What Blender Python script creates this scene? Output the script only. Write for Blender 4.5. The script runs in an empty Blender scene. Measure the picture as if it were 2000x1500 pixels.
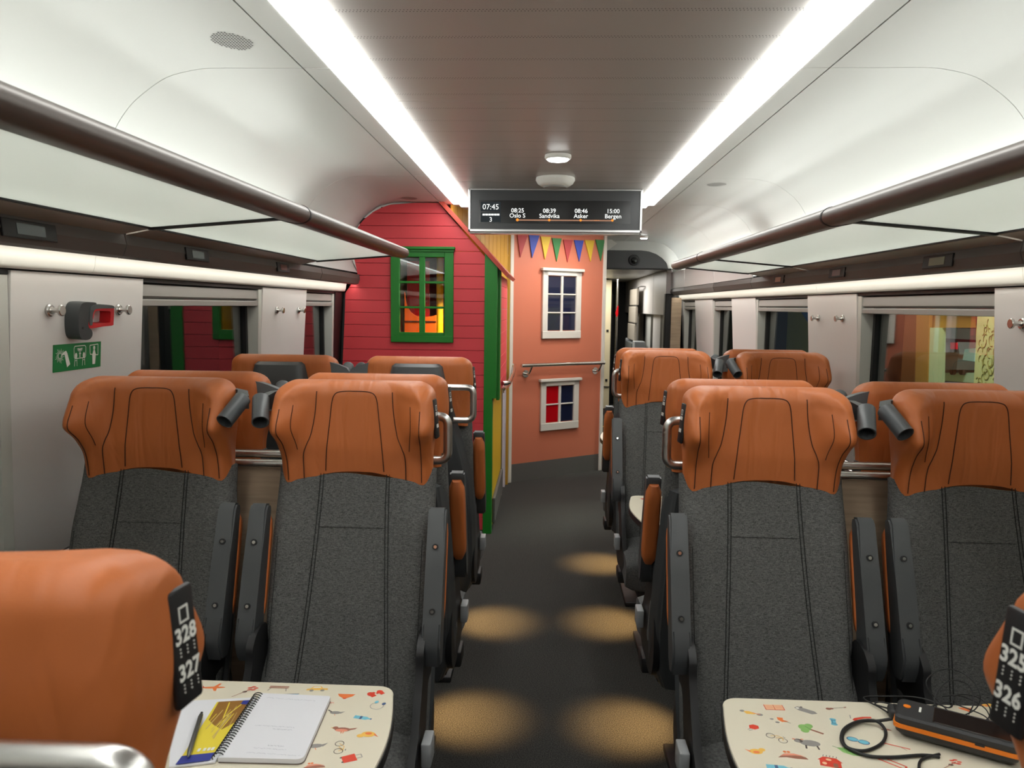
import bpy, bmesh, math, random
from mathutils import Vector, Matrix
random.seed(7)
PI = math.pi
S = bpy.context.scene
COL = S.collection

# ------------------------------------------------------------------ camera
CAM = Vector((-.035, 0, 1.5)); FPX = 1500.0
PITCH, YAW, ROLL = math.radians(5.816), math.radians(2.436), math.radians(0.7)
fwd = Vector((-math.sin(YAW)*math.cos(PITCH), math.cos(YAW)*math.cos(PITCH), -math.sin(PITCH)))
right = Vector((math.cos(YAW), math.sin(YAW), 0)); down = fwd.cross(right)
# the picture is turned clockwise by ROLL, so the camera is turned the other way about its axis
cr, sr = math.cos(ROLL), math.sin(ROLL)
rx = right*cr - down*sr
ry = right*sr + down*cr
cd = bpy.data.cameras.new('camera'); cam = bpy.data.objects.new('camera', cd); COL.objects.link(cam)
cam.matrix_world = Matrix(((rx.x, -ry.x, -fwd.x, CAM.x), (rx.y, -ry.y, -fwd.y, CAM.y), (rx.z, -ry.z, -fwd.z, CAM.z), (0, 0, 0, 1)))
cd.sensor_width = 36; cd.lens = FPX/2000*36; cd.clip_start = .02; cd.clip_end = 200
cd.dof.use_dof = True; cd.dof.focus_distance = 2.7; cd.dof.aperture_fstop = 11
S.camera = cam
def at(x, y, X=None, Y=None, Z=None):          # the point of a plane that the picture shows at a pixel
    w = rx*(x-1000) + ry*(y-750) + fwd*FPX
    for i, q in enumerate((X, Y, Z)):
        if q is not None: return CAM + w*((q-CAM[i])/w[i])

# ------------------------------------------------------------------ world, exposure
W = bpy.data.worlds.new('world'); S.world = W; W.use_nodes = True
W.node_tree.nodes['Background'].inputs[0].default_value = (.02, .024, .03, 1)
W.node_tree.nodes['Background'].inputs[1].default_value = 1
S.view_settings.view_transform = 'Standard'; S.view_settings.look = 'None'
S.view_settings.gamma = 1; S.view_settings.use_curve_mapping = False
S.view_settings.exposure = 0.55
S.cycles.max_bounces = 8; S.cycles.diffuse_bounces = 4; S.cycles.caustics_reflective = False; S.cycles.caustics_refractive = False
STRIP, COVE, UNDER, SPOT = 8.8, 7.5, 5.5, 11.5

# ------------------------------------------------------------------ materials
def lin(c):
    return tuple(((v/255)/12.92 if v/255 <= .04045 else ((v/255+.055)/1.055)**2.4) for v in c)
MATS = {}
def mat(name, rgb, rough=.5, metal=0, spec=.5, bump=None, var=None, emit=0, coat=0, trans=0, grain=None):
    """rgb is 0-255; bump=(scale, strength[, stretch]); var=(scale, amount[, stretch]) mottles the colour"""
    if name in MATS: return MATS[name]
    m = bpy.data.materials.new(name); m.use_nodes = True; nt = m.node_tree; N = nt.nodes; L = nt.links
    b = N['Principled BSDF']; c = lin(rgb)
    b.inputs['Base Color'].default_value = (*c, 1); b.inputs['Roughness'].default_value = rough
    b.inputs['Metallic'].default_value = metal; b.inputs['Specular IOR Level'].default_value = spec
    b.inputs['Coat Weight'].default_value = coat; b.inputs['Coat Roughness'].default_value = .15
    tc = N.new('ShaderNodeTexCoord')
    def noise(scale, stretch=None, detail=4):
        n = N.new('ShaderNodeTexNoise'); n.inputs['Scale'].default_value = scale; n.inputs['Detail'].default_value = detail
        if stretch:
            mp = N.new('ShaderNodeMapping'); mp.inputs['Scale'].default_value = stretch
            L.new(tc.outputs['Object'], mp.inputs[0]); L.new(mp.outputs[0], n.inputs['Vector'])
        else: L.new(tc.outputs['Object'], n.inputs['Vector'])
        return n
    if var:
        n = noise(var[0], var[2] if len(var) > 2 else None)
        r = N.new('ShaderNodeMapRange'); r.inputs[1].default_value = .3; r.inputs[2].default_value = .7
        r.inputs[3].default_value = 1-var[1]; r.inputs[4].default_value = 1+var[1]
        L.new(n.outputs[0], r.inputs[0])
        mx = N.new('ShaderNodeVectorMath'); mx.operation = 'SCALE'; mx.inputs[0].default_value = c
        L.new(r.outputs[0], mx.inputs['Scale']); L.new(mx.outputs[0], b.inputs['Base Color'])
    if bump:
        n = noise(bump[0], bump[2] if len(bump) > 2 else None)
        bp = N.new('ShaderNodeBump'); bp.inputs['Strength'].default_value = bump[1]; bp.inputs['Distance'].default_value = .004
        L.new(n.outputs[0], bp.inputs['Height']); L.new(bp.outputs[0], b.inputs['Normal'])
    if emit:
        b.inputs['Emission Color'].default_value = (*c, 1); b.inputs['Emission Strength'].default_value = emit
    MATS[name] = m
    return m

def weave(name, rgb, amt=.55, sc=420.):
    m = mat(name, rgb, .95, spec=.15); nt = m.node_tree; N = nt.nodes; L = nt.links; b = N['Principled BSDF']
    tc = N.new('ShaderNodeTexCoord'); outs = []
    for st in ((sc, sc, sc*.16), (sc*.16, sc*.16, sc)):
        mp = N.new('ShaderNodeMapping'); mp.inputs['Scale'].default_value = st
        n = N.new('ShaderNodeTexNoise'); n.inputs['Scale'].default_value = 1; n.inputs['Detail'].default_value = 2
        L.new(tc.outputs['Object'], mp.inputs[0]); L.new(mp.outputs[0], n.inputs['Vector']); outs.append(n)
    a = N.new('ShaderNodeMath'); a.operation = 'ADD'; L.new(outs[0].outputs[0], a.inputs[0]); L.new(outs[1].outputs[0], a.inputs[1])
    r = N.new('ShaderNodeMapRange'); r.inputs[1].default_value = .75; r.inputs[2].default_value = 1.25
    r.inputs[3].default_value = 1-amt; r.inputs[4].default_value = 1+amt; L.new(a.outputs[0], r.inputs[0])
    mx = N.new('ShaderNodeVectorMath'); mx.operation = 'SCALE'; mx.inputs[0].default_value = lin(rgb)
    L.new(r.outputs[0], mx.inputs['Scale']); L.new(mx.outputs[0], b.inputs['Base Color'])
    bp = N.new('ShaderNodeBump'); bp.inputs['Strength'].default_value = .35; bp.inputs['Distance'].default_value = .001
    L.new(a.outputs[0], bp.inputs['Height']); L.new(bp.outputs[0], b.inputs['Normal'])
    return m

def leather():
    m = mat('tan leather', (190, 106, 56), .46, spec=.4); nt = m.node_tree; N = nt.nodes; L = nt.links; b = N['Principled BSDF']
    tc = N.new('ShaderNodeTexCoord')
    n1 = N.new('ShaderNodeTexNoise'); n1.inputs['Scale'].default_value = 380; n1.inputs['Detail'].default_value = 2
    mp = N.new('ShaderNodeMapping'); mp.inputs['Scale'].default_value = (16, 5, 5)
    n2 = N.new('ShaderNodeTexNoise'); n2.inputs['Scale'].default_value = 1.1; n2.inputs['Detail'].default_value = 2; n2.inputs['Distortion'].default_value = .8
    L.new(tc.outputs['Object'], n1.inputs['Vector']); L.new(tc.outputs['Object'], mp.inputs[0]); L.new(mp.outputs[0], n2.inputs['Vector'])
    b1 = N.new('ShaderNodeBump'); b1.inputs['Strength'].default_value = .12; b1.inputs['Distance'].default_value = .001
    b2 = N.new('ShaderNodeBump'); b2.inputs['Strength'].default_value = .7; b2.inputs['Distance'].default_value = .012
    L.new(n1.outputs[0], b1.inputs['Height']); L.new(n2.outputs[0], b2.inputs['Height']); L.new(b2.outputs[0], b1.inputs['Normal'])
    L.new(b1.outputs[0], b.inputs['Normal'])
    return m

def carpet():
    m = mat('speckled carpet', (38, 38, 38), 1, spec=.1); nt = m.node_tree; N = nt.nodes; L = nt.links; b = N['Principled BSDF']
    tc = N.new('ShaderNodeTexCoord')
    n = N.new('ShaderNodeTexNoise'); n.inputs['Scale'].default_value = 260; n.inputs['Detail'].default_value = 3; n.inputs['Roughness'].default_value = .8
    L.new(tc.outputs['Object'], n.inputs['Vector'])
    r = N.new('ShaderNodeValToRGB'); r.color_ramp.elements[0].position = .38; r.color_ramp.elements[1].position = .68
    r.color_ramp.elements[0].color = (.016, .016, .016, 1); r.color_ramp.elements[1].color = (.11, .105, .096, 1)
    L.new(n.outputs[0], r.inputs[0]); L.new(r.outputs[0], b.inputs['Base Color'])
    bp = N.new('ShaderNodeBump'); bp.inputs['Strength'].default_value = .7; bp.inputs['Distance'].default_value = .004
    L.new(n.outputs[0], bp.inputs['Height']); L.new(bp.outputs[0], b.inputs['Normal'])
    return m

def glassmat(name, tint=(.88, .91, .89), k=.9, add=.07):
    m = bpy.data.materials.new(name); m.use_nodes = True; nt = m.node_tree; N = nt.nodes; L = nt.links
    N.remove(N['Principled BSDF']); o = N['Material Output']
    t = N.new('ShaderNodeBsdfTransparent'); t.inputs[0].default_value = (*tint, 1)
    g = N.new('ShaderNodeBsdfGlossy'); g.inputs['Roughness'].default_value = .0
    lw = N.new('ShaderNodeLayerWeight'); lw.inputs[0].default_value = .5
    f = N.new('ShaderNodeMath'); f.operation = 'POWER'; f.inputs[1].default_value = 4.0; L.new(lw.outputs['Facing'], f.inputs[0])
    ml = N.new('ShaderNodeMath'); ml.operation = 'MULTIPLY_ADD'; ml.use_clamp = True; ml.inputs[1].default_value = k; ml.inputs[2].default_value = add
    mx = N.new('ShaderNodeMixShader'); L.new(f.outputs[0], ml.inputs[0]); L.new(ml.outputs[0], mx.inputs[0])
    L.new(t.outputs[0], mx.inputs[1]); L.new(g.outputs[0], mx.inputs[2]); L.new(mx.outputs[0], o.inputs[0])
    return m

def frosted():
    m = bpy.data.materials.new('frosted glass'); m.use_nodes = True; nt = m.node_tree; N = nt.nodes; L = nt.links
    b = N['Principled BSDF']; b.inputs['Base Color'].default_value = (*lin((226, 228, 224)), 1); b.inputs['Roughness'].default_value = .25
    t = N.new('ShaderNodeBsdfTranslucent'); t.inputs[0].default_value = (*lin((240, 242, 238)), 1)
    mx = N.new('ShaderNodeMixShader'); mx.inputs[0].default_value = .6
    L.new(b.outputs[0], mx.inputs[1]); L.new(t.outputs[0], mx.inputs[2]); L.new(mx.outputs[0], N['Material Output'].inputs[0])
    return m

def emis(name, rgb, st):
    m = bpy.data.materials.new(name); m.use_nodes = True; N = m.node_tree.nodes
    N.remove(N['Principled BSDF']); e = N.new('ShaderNodeEmission'); e.inputs[0].default_value = (*lin(rgb), 1); e.inputs[1].default_value = st
    m.node_tree.links.new(e.outputs[0], N['Material Output'].inputs[0]); MATS[name] = m
    return m

LEA = leather(); FAB = weave('charcoal woven fabric', (92, 92, 91), .5, 800.); FABC = weave('grey cushion fabric', (94, 94, 94), .4, 800.)
SEAM = mat('dark thread', (70, 34, 16), .8); SEAMG = mat('black thread', (22, 22, 22), .9)
PLA = mat('dark grey plastic', (66, 68, 70), .45, bump=(500, .05)); PLB = mat('black plastic', (24, 24, 26), .5)
PLG = mat('mid grey plastic', (88, 92, 94), .42); LEV = mat('light grey plastic', (150, 152, 154), .45)
ALU = mat('brushed aluminium', (205, 203, 200), .3, metal=1, bump=(60, .05, (1, 1, 30)))
CHR = mat('chrome', (215, 213, 208), .14, metal=1); STEEL = mat('brushed steel', (190, 188, 184), .26, metal=1)
WHITE = mat('white wall panel', (216, 212, 210), .42); WHITEC = mat('white ceiling shell', (204, 205, 202), .38, spec=.4)
CEN = mat('satin grey ceiling', (178, 172, 167), .36, spec=.5); HOLE = mat('perforation shadow', (40, 38, 37), .9)
TRIMW = mat('cream light cover', (230, 229, 223), .4); JAMB = mat('window lining grey', (190, 190, 184), .45)
BLIND = mat('blind grey', (150, 146, 142), .5); GASK = mat('black gasket', (12, 12, 13), .5)
RACK = mat('bronze grey rail', (92, 84, 80), .38, metal=.35); FASC = mat('charcoal fascia', (88, 82, 78), .5); FASG = mat('grey fascia', (120, 116, 112), .5); LIP = mat('warm grey lip', (164, 154, 144), .4)
FROST = frosted(); PANE = glassmat('window glass'); PANE2 = glassmat('playhouse glass', (.92, .92, .91), .9, .04)
WOOD = mat('light oak laminate', (178, 156, 132), .5, var=(1.6, .16, (3, 3, 45)), bump=(2, .1, (3, 3, 60)))
CARP = carpet(); DARK = mat('black lower wall', (20, 20, 21), .6); SKIRT = mat('grey skirting', (92, 90, 86), .6)
RED = mat('red painted boards', (214, 64, 72), .5, var=(3, .05)); REDS = mat('red trim paint', (186, 66, 50), .45)
GREEN = mat('green paint', (24, 118, 32), .45); GREEND = GREEN
PEACH = mat('salmon painted panel', (200, 116, 88), .5, var=(2, .03)); YEL = mat('yellow paint', (214, 176, 20), .5); OCH = mat('ochre boards', (184, 138, 42), .5)
IVO = mat('ivory paint', (214, 210, 200), .5); TOP = mat('cream table laminate', (226, 218, 198), .3, spec=.5); EDGE = mat('table rubber edge', (34, 34, 35), .5)
TXT = mat('white print', (236, 236, 230), .5); SCRN = mat('display bezel', (62, 63, 65), .5); SCR2 = mat('screen black', (12, 13, 15), .25)

# ------------------------------------------------------------------ mesh helpers
def mk(name, vs, fs, m, parent=None, smooth=False, mi=None, loc=None):
    me = bpy.data.meshes.new(name); me.from_pydata([tuple(v) for v in vs], [], fs)
    for q in (m if isinstance(m, (list, tuple)) else [m]): me.materials.append(q)
    if mi: me.polygons.foreach_set('material_index', mi)
    me.validate(); me.update()
    if smooth: me.shade_smooth()
    o = bpy.data.objects.new(name, me); COL.objects.link(o)
    if parent: o.parent = parent
    if loc: o.location = loc
    return o

def bmo(name, bm, m, parent=None, smooth=False, mat4=None):
    me = bpy.data.meshes.new(name)
    bmesh.ops.recalc_face_normals(bm, faces=bm.faces)
    if mat4: bm.transform(mat4)
    bm.to_mesh(me); bm.free()
    for q in (m if isinstance(m, (list, tuple)) else [m]): me.materials.append(q)
    if smooth: me.shade_smooth_by_angle(math.radians(40)) if hasattr(me, 'shade_smooth_by_angle') else me.shade_smooth()
    o = bpy.data.objects.new(name, me); COL.objects.link(o)
    if parent: o.parent = parent
    return o

def smooth_angle(o, a=40):
    me = o.data
    for p in me.polygons: p.use_smooth = True
    try: me.set_sharp_from_angle(angle=math.radians(a))
    except Exception: pass
    return o

class MB:
    def __init__(s): s.v = []; s.f = []; s.mi = []; s.cur = 0; s.M = None
    def add(s, vs, fs):
        n = len(s.v)
        s.v += [tuple(s.M @ Vector(v)) if s.M else tuple(v) for v in vs]
        s.f += [tuple(i+n for i in f) for f in fs]; s.mi += [s.cur]*len(fs); return s
    def box(s, x0, x1, y0, y1, z0, z1):
        return s.add([(x0, y0, z0), (x1, y0, z0), (x1, y1, z0), (x0, y1, z0), (x0, y0, z1), (x1, y0, z1), (x1, y1, z1), (x0, y1, z1)],
                     [(3, 2, 1, 0), (4, 5, 6, 7), (0, 1, 5, 4), (1, 2, 6, 5), (2, 3, 7, 6), (3, 0, 4, 7)])
    def bbox(s, x0, x1, y0, y1, z0, z1, b=.003, seg=2):
        bm = bmesh.new()
        bmesh.ops.create_cube(bm, size=1)
        for v in bm.verts: v.co = Vector(((x0+x1)/2+v.co.x*(x1-x0), (y0+y1)/2+v.co.y*(y1-y0), (z0+z1)/2+v.co.z*(z1-z0)))
        bmesh.ops.bevel(bm, geom=bm.edges[:], offset=b, segments=seg, affect='EDGES', profile=.5)
        bm.verts.index_update()
        s.add([v.co[:] for v in bm.verts], [[v.index for v in f.verts] for f in bm.faces]); bm.free(); return s
    def prism(s, pts, a, b, axis='y'):
        """closed 2D outline swept along an axis: y -> pts are (x,z); x -> (y,z); z -> (x,y)"""
        n = len(pts)
        def P(p, t): return (p[0], t, p[1]) if axis == 'y' else ((t, p[0], p[1]) if axis == 'x' else (p[0], p[1], t))
        vs = [P(p, a) for p in pts] + [P(p, b) for p in pts]
        fs = [(i, (i+1) % n, n+(i+1) % n, n+i) for i in range(n)] + [tuple(range(n-1, -1, -1)), tuple(range(n, 2*n))]
        return s.add(vs, fs)
    def tube(s, path, r, seg=12, closed=False, caps=True):
        P = [Vector(p) for p in path]; n = len(P); rr = r if isinstance(r, (list, tuple)) else [r]*n
        vs = []; t0 = (P[1]-P[0]).normalized(); u = t0.orthogonal().normalized()
        for i in range(n):
            if closed: t = (P[(i+1) % n]-P[i-1]).normalized()
            else: t = (P[min(i+1, n-1)]-P[max(i-1, 0)]).normalized()
            u = (u - t*u.dot(t)).normalized(); w = t.cross(u)
            for k in range(seg):
                a = 2*PI*k/seg; vs.append(P[i]+(u*math.cos(a)+w*math.sin(a))*rr[i])
        m = n if closed else n-1
        fs = [(i*seg+k, i*seg+(k+1) % seg, ((i+1) % n)*seg+(k+1) % seg, ((i+1) % n)*seg+k) for i in range(m) for k in range(seg)]
        if caps and not closed: fs += [tuple(range(seg-1, -1, -1)), tuple((n-1)*seg+k for k in range(seg))]
        return s.add(vs, fs)
    def disc(s, c, n, r, h, seg=20, r2=None):
        c = Vector(c); n = Vector(n).normalized(); s.tube([c, c+n*h], [r, r if r2 is None else r2], seg); return s
    def poly(s, pts): return s.add(pts, [tuple(range(len(pts)))])
    def loft(s, rings, caps=True):
        n = len(rings[0]); vs = [v for r in rings for v in r]
        fs = [(i*n+k, i*n+(k+1) % n, (i+1)*n+(k+1) % n, (i+1)*n+k) for i in range(len(rings)-1) for k in range(n)]
        if caps: fs += [tuple(range(n-1, -1, -1)), tuple((len(rings)-1)*n+k for k in range(n))]
        return s.add(vs, fs)
    def build(s, name, m, parent=None, smooth=0, recalc=True):
        me = bpy.data.meshes.new(name); me.from_pydata(s.v, [], s.f)
        for q in (m if isinstance(m, (list, tuple)) else [m]): me.materials.append(q)
        me.polygons.foreach_set('material_index', s.mi)
        if recalc:
            bm = bmesh.new(); bm.from_mesh(me); bmesh.ops.recalc_face_normals(bm, faces=bm.faces); bm.to_mesh(me); bm.free()
        me.update()
        o = bpy.data.objects.new(name, me); COL.objects.link(o)
        if smooth: smooth_angle(o, smooth)
        if parent: o.parent = parent
        return o

def thing(name, label, cat, loc=(0, 0, 0), rz=0, group=None, M=None):
    o = bpy.data.objects.new(name, None); COL.objects.link(o); o.empty_display_size = .1
    if M is not None: o.matrix_world = M
    else: o.location = loc; o.rotation_euler = (0, 0, rz)
    o['label'] = label; o['category'] = cat
    if group: o['group'] = group
    return o
def tag(o, label, cat, group=None, kind=None):
    o['label'] = label; o['category'] = cat
    if group: o['group'] = group
    if kind: o['kind'] = kind
    return o
def struct(name, label=None):
    o = bpy.data.objects.new(name, None); COL.objects.link(o); o['kind'] = 'structure'
    if label: o['label'] = label
    return o
def sfy(o): o['kind'] = 'structure'; return o

def fillet(pts, r, n=6):
    P = [Vector(p) for p in pts]; out = [P[0]]
    for i in range(1, len(P)-1):
        a = (P[i-1]-P[i]); b = (P[i+1]-P[i]); d = min(r, a.length*.49, b.length*.49)
        A = P[i]+a.normalized()*d; B = P[i]+b.normalized()*d
        for k in range(n+1):
            t = k/n; out.append(A*(1-t)**2 + P[i]*2*t*(1-t) + B*t*t)
    return out + [P[-1]]

def catmull(P, n=4, closed=True):
    out = []; m = len(P); rng = range(m) if closed else range(m-1)
    for i in rng:
        g = (lambda k: P[k % m]) if closed else (lambda k: P[max(0, min(m-1, k))])
        a, b, c, d = g(i-1), g(i), g(i+1), g(i+2)
        for k in range(n):
            t = k/n
            out.append(tuple(.5*(2*b[j]+(c[j]-a[j])*t+(2*a[j]-5*b[j]+4*c[j]-d[j])*t*t+(3*b[j]-3*c[j]+d[j]-a[j])*t**3) for j in range(len(b))))
    if not closed: out.append(P[-1])
    return out

def frame(o, x, y):            # a matrix from an origin and two directions
    x = Vector(x).normalized(); y = Vector(y); y = (y - x*y.dot(x)).normalized(); z = x.cross(y); o = Vector(o)
    return Matrix(((x.x, y.x, z.x, o.x), (x.y, y.y, z.y, o.y), (x.z, y.z, z.z, o.z), (0, 0, 0, 1)))

def text(mb, s, size, x, y, z=0, M=None, align='CENTER', bold=0, res=2):
    cu = bpy.data.curves.new('t', 'FONT'); cu.body = s; cu.size = size; cu.align_x = align; cu.offset = bold*size
    cu.resolution_u = res
    o = bpy.data.objects.new('t', cu); COL.objects.link(o)
    me = bpy.data.meshes.new_from_object(o.evaluated_get(bpy.context.evaluated_depsgraph_get()))
    T = Matrix.Translation((x, y, z)); T = (M @ T) if M is not None else T
    mb.add([T @ v.co for v in me.vertices], [tuple(p.vertices) for p in me.polygons])
    bpy.data.objects.remove(o); bpy.data.curves.remove(cu); bpy.data.meshes.remove(me)

# ================================================================== STRUCTURE
Y0, Y1 = -1.6, 12.2
def wx(z): return 1.345 + (1.575-z)*.066        # inner face of the slightly leaning side walls

fl = MB(); fl.box(-1.6, 1.6, Y0, Y1, -.05, 0); sfy(fl.build('floor', CARP))

# ---- ceiling: centre panels, flat side strips and bowed side shells, cut at the panel joints
ceil = struct('ceiling')
ZC = 2.15
cyl = [Y0, .95, 2.53, 4.115, 5.7, 7.3, 7.75]
for a, b in zip(cyl[:-1], cyl[1:]):
    g = .0015
    m = MB(); m.bbox(-.535, .535, a+g, b-g, ZC, ZC+.02, .002, 1); m.build('ceiling_panel', CEN if b < 5.8 else WHITEC, ceil)
for s in (-1, 1):
    ys = [Y0, .35, 2.185, 3.96 if s < 0 else 4.0, 5.02, 6.14, 7.75]
    for a, b in zip(ys[:-1], ys[1:]):
        g = .0018
        x0, x1 = sorted((s*.645, s*.7195)); m = MB(); m.bbox(x0, x1, a+g, b-g, ZC, ZC+.012, .001, 1); m.build('ceiling_strip', WHITEC, ceil)
        prof = [(.723, 2.15), (.85, 2.15), (.98, 2.15), (1.04, 2.143), (1.1, 2.128), (1.145, 2.104), (1.2, 2.063), (1.234, 2.026), (1.258, 1.99),
                (1.285, 1.94), (1.30, 1.88), (1.295, 1.80), (1.27, 1.735), (1.25, 1.70)]
        prof = catmull(prof, 4, False)
        m = MB(); n = len(prof)
        out = [(x+.012 if x > 1 else x, z+.014) for x, z in prof]
        pts = prof + out[::-1]
        m.prism([(s*x, z) for x, z in pts], a+g, b-g); m.build('ceiling_shell', WHITEC, ceil, smooth=35)
    # closing flange over the rack level
# dark void behind the panel joints
m = MB()
m.box(-1.5, 1.5, Y0, Y1, 2.24, 2.28)
for s in (-1, 1):
    x0, x1 = sorted((s*1.325, s*1.6)); m.box(x0, x1, Y0, 7.75, 1.66, 2.24)
m.build('ceiling_void', DARK, ceil)
for s in (-1, 1):
    x0, x1 = sorted((s*.536, s*.644)); m = MB(); m.box(x0, x1, 5.024, 7.745, ZC, ZC+.012); m.build('ceiling_strip', WHITEC, ceil)
# perforation rows
m = MB()
row = 0; y = .6
rows = [at(1100, yy, Z=2.15)[1] for yy in (19, 71, 113, 150, 184)]
ry_ = []
step = .1695
base = rows[0]
k = -5
while base + k*step < 5.0:
    yy = base + k*step
    if abs(yy-2.53) > .02: ry_.append(yy)
    k += 1
for yy in ry_:
    for j in range(-64, 65):
        for o_, dx in ((-.005, 0), (.005, .004)):
            if abs(j*.008) > .512: continue
            cx = j*.008+dx; cy = yy+o_
            m.add([(cx+.0016*math.cos(q*PI/2), cy+.0022*math.sin(q*PI/2), ZC-.0005) for q in range(4)], [(0, 1, 2, 3)])
o = m.build('perforations', HOLE, ceil, recalc=False); o['kind'] = 'stuff'
# speaker grilles in the side shells
for gx, gy in ((-.83, 1.965), (.855, 4.18), (-.886, 4.78)):
    m = MB()
    for i in range(-6, 7):
        for j in range(-6, 7):
            if i*i+j*j < 38:
                cx, cy = gx+i*.0105*.75, gy+j*.0105
                m.add([(cx+.003*math.cos(q*PI/3), cy+.003*math.sin(q*PI/3), ZC-.0006) for q in range(6)], [tuple(range(6))])
    o = m.build('speaker_grille', HOLE, ceil, recalc=False)

# ---- light strips in the ceiling
def strip_light(s, label):
    t = thing('ceiling_light_strip', label, 'ceiling light', (s*.59, 0, ZC), 0, 'ceiling light strips')
    ys = [Y0, 1.6, 3.4, 5.02]
    for a, b in zip(ys[:-1], ys[1:]):
        m = MB(); m.box(-.052 if s > 0 else -.0, .0 if s > 0 else .052, a+.001, b-.001, -.02, .012)
        m.build('inner_diffuser', EM, t)
        m = MB(); m.box(.003 if s > 0 else -.05, .05 if s > 0 else -.003, a+.001, b-.001, -.004, .012)
        m.build('outer_diffuser', EM, t)
EM = emis('warm white diffuser', (253, 255, 250), STRIP)
strip_light(-1, 'long bright light strip along the left side of the perforated ceiling')
strip_light(1, 'long bright light strip along the right side of the perforated ceiling')
# cove lights on the racks' upper side and below the fascia
EMC = emis('cove led', (250, 253, 248), COVE); EMC2 = emis('far cove led', (250, 253, 248), COVE*4); EMU = emis('under fascia led', (255, 251, 238), UNDER)

# ---- side walls
WIN = {-1: [(.35, 1.84), (2.47, 3.53), (4.19, 4.76)], 1: [(.2, 1.72), (2.45, 3.5), (4.15, 5.16), (5.82, 6.47), (7.23, 7.85)]}
def wall(s):
    nm = 'left' if s < 0 else 'right'
    w = struct('wall_'+nm)
    yend = 5.1 if s < 0 else 7.95
    m = MB()
    # outer skin below and above the windows, piers between them
    def bx(x0, x1, *r):
        a, b = sorted((s*x0, s*x1)); m.box(a, b, *r)
    bx(1.43, 1.56, Y0, Y1, 0, .86); bx(1.425, 1.56, Y0, Y1, 1.53, 1.72)
    ed = [Y0]
    for a, b in WIN[s]: ed += [a, b]
    ed.append(Y1)
    for a, b in zip(ed[::2], ed[1::2]): bx(1.43, 1.56, a-.0, b+.0, .86, 1.53)
    m.build('outer_skin', DARK, w)
    # lower dark panel and aluminium ledge
    m = MB(); a, b = sorted((s*1.41, s*1.44)); m.box(a, b, Y0, Y1, 0, .745); m.build('lower_panel', DARK, w)
    m = MB(); m.prism([(s*1.375, .752), (s*1.44, .752), (s*1.44, .79), (s*1.398, .79), (s*1.375, .764)], Y0, yend); m.build('ledge_trim', ALU, w)
    for a, b in zip(ed[::2], ed[1::2]):
        b = min(b, yend)
        if a >= b: continue
        m = MB(); zt, zb = 1.572, .795
        P = [(s*wx(zb), zb), (s*wx(zt), zt), (s*(wx(zt)+.02), zt), (s*(wx(zb)+.02), zb)]
        m.prism(P, a+.004, b-.004); m.build('wall_panel', WHITE if not (s < 0 and a > 4.7) else GASK, w)
        m = MB()                              # backing sides of the panel (returns towards the glass)
        for yy in (a+.006, b-.014):
            m.prism([(s*(wx(zb)+.02), zb), (s*(wx(zt)+.02), zt), (s*1.44, zt), (s*1.44, zb)], yy, yy+.008)
        m.build('panel_return', JAMB, w)
    # curved bright trim above the windows, lit by the led under the fascia
    cuts = [Y0, .3, 2.27, 3.95, 5.6, 7.95] if s > 0 else [Y0, .3, 2.16, 4.93]
    for a, b in zip(cuts[:-1], cuts[1:]):
        m = MB(); pr = catmull([(1.338, 1.576), (1.328, 1.582), (1.322, 1.60), (1.318, 1.625), (1.305, 1.65), (1.285, 1.668)], 4, False)
        m.prism([(s*x, z) for x, z in pr] + [(s*(x+.012), z+.002) for x, z in pr[::-1]], a+.001, b-.001)
        m.build('light_cover_trim', TRIMW, w, smooth=40)
    return w
wall_l = wall(-1); wall_r = wall(1)

def window(n, s, a, b):
    w = struct('window_%d' % n)
    xg = 1.415
    m = MB()
    for y_, t_, i_ in ((a-.006, .02, .02), (b-.038, .038, 0)):      # jambs
        m.prism([(s*(1.372+i_), .84), (s*(1.352+i_), 1.56), (s*1.425, 1.56), (s*1.425, .84)], y_, y_+t_)
    m.prism([(s*1.375, .80), (s*1.43, .80), (s*1.43, .862), (s*1.385, .852)], a, b)
    m.build('window_lining', JAMB, w)
    m = MB()
    for y_ in (a+.014, b-.072):
        x0, x1 = sorted((s*1.402, s*1.428)); m.box(x0, x1, y_, y_+.022, .862, 1.53)
    x0, x1 = sorted((s*1.402, s*1.428)); m.box(x0, x1, a, b, 1.535, 1.565); m.box(x0, x1, a, b, .855, .875)
    m.box(*sorted((s*1.35, s*1.43)), a, b, 1.562, 1.574)
    m.build('gasket', GASK, w)
    m = MB(); x0, x1 = sorted((s*xg, s*(xg+.004))); m.box(x0, x1, a+.02, b-.06, .868, 1.545); m.build('window_pane', PANE, w)
    bl = MB(); pr = [(1.36, 1.556), (1.357, 1.518), (1.372, 1.510), (1.40, 1.512), (1.40, 1.556)]
    bl.prism([(s*x, z) for x, z in pr], a+.0, b-.012); blo = bl.build('blind_box', BLIND, w)
    bl = MB(); pr = [(1.362, 1.508), (1.355, 1.503), (1.357, 1.486), (1.378, 1.484), (1.385, 1.508)]
    bl.prism([(s*x, z) for x, z in pr], a+.0, b-.012); bl.build('blind_rail', BLIND, w)
n = 1
for s in (-1, 1):
    for a, b in WIN[s]: window(n, s, a, b); n += 1

# back of the car behind the camera and the far closing wall
m = MB(); m.box(-1.6, 1.6, Y0-.05, Y0, 0, 2.3); sfy(m.build('wall_back', WHITE))

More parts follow.
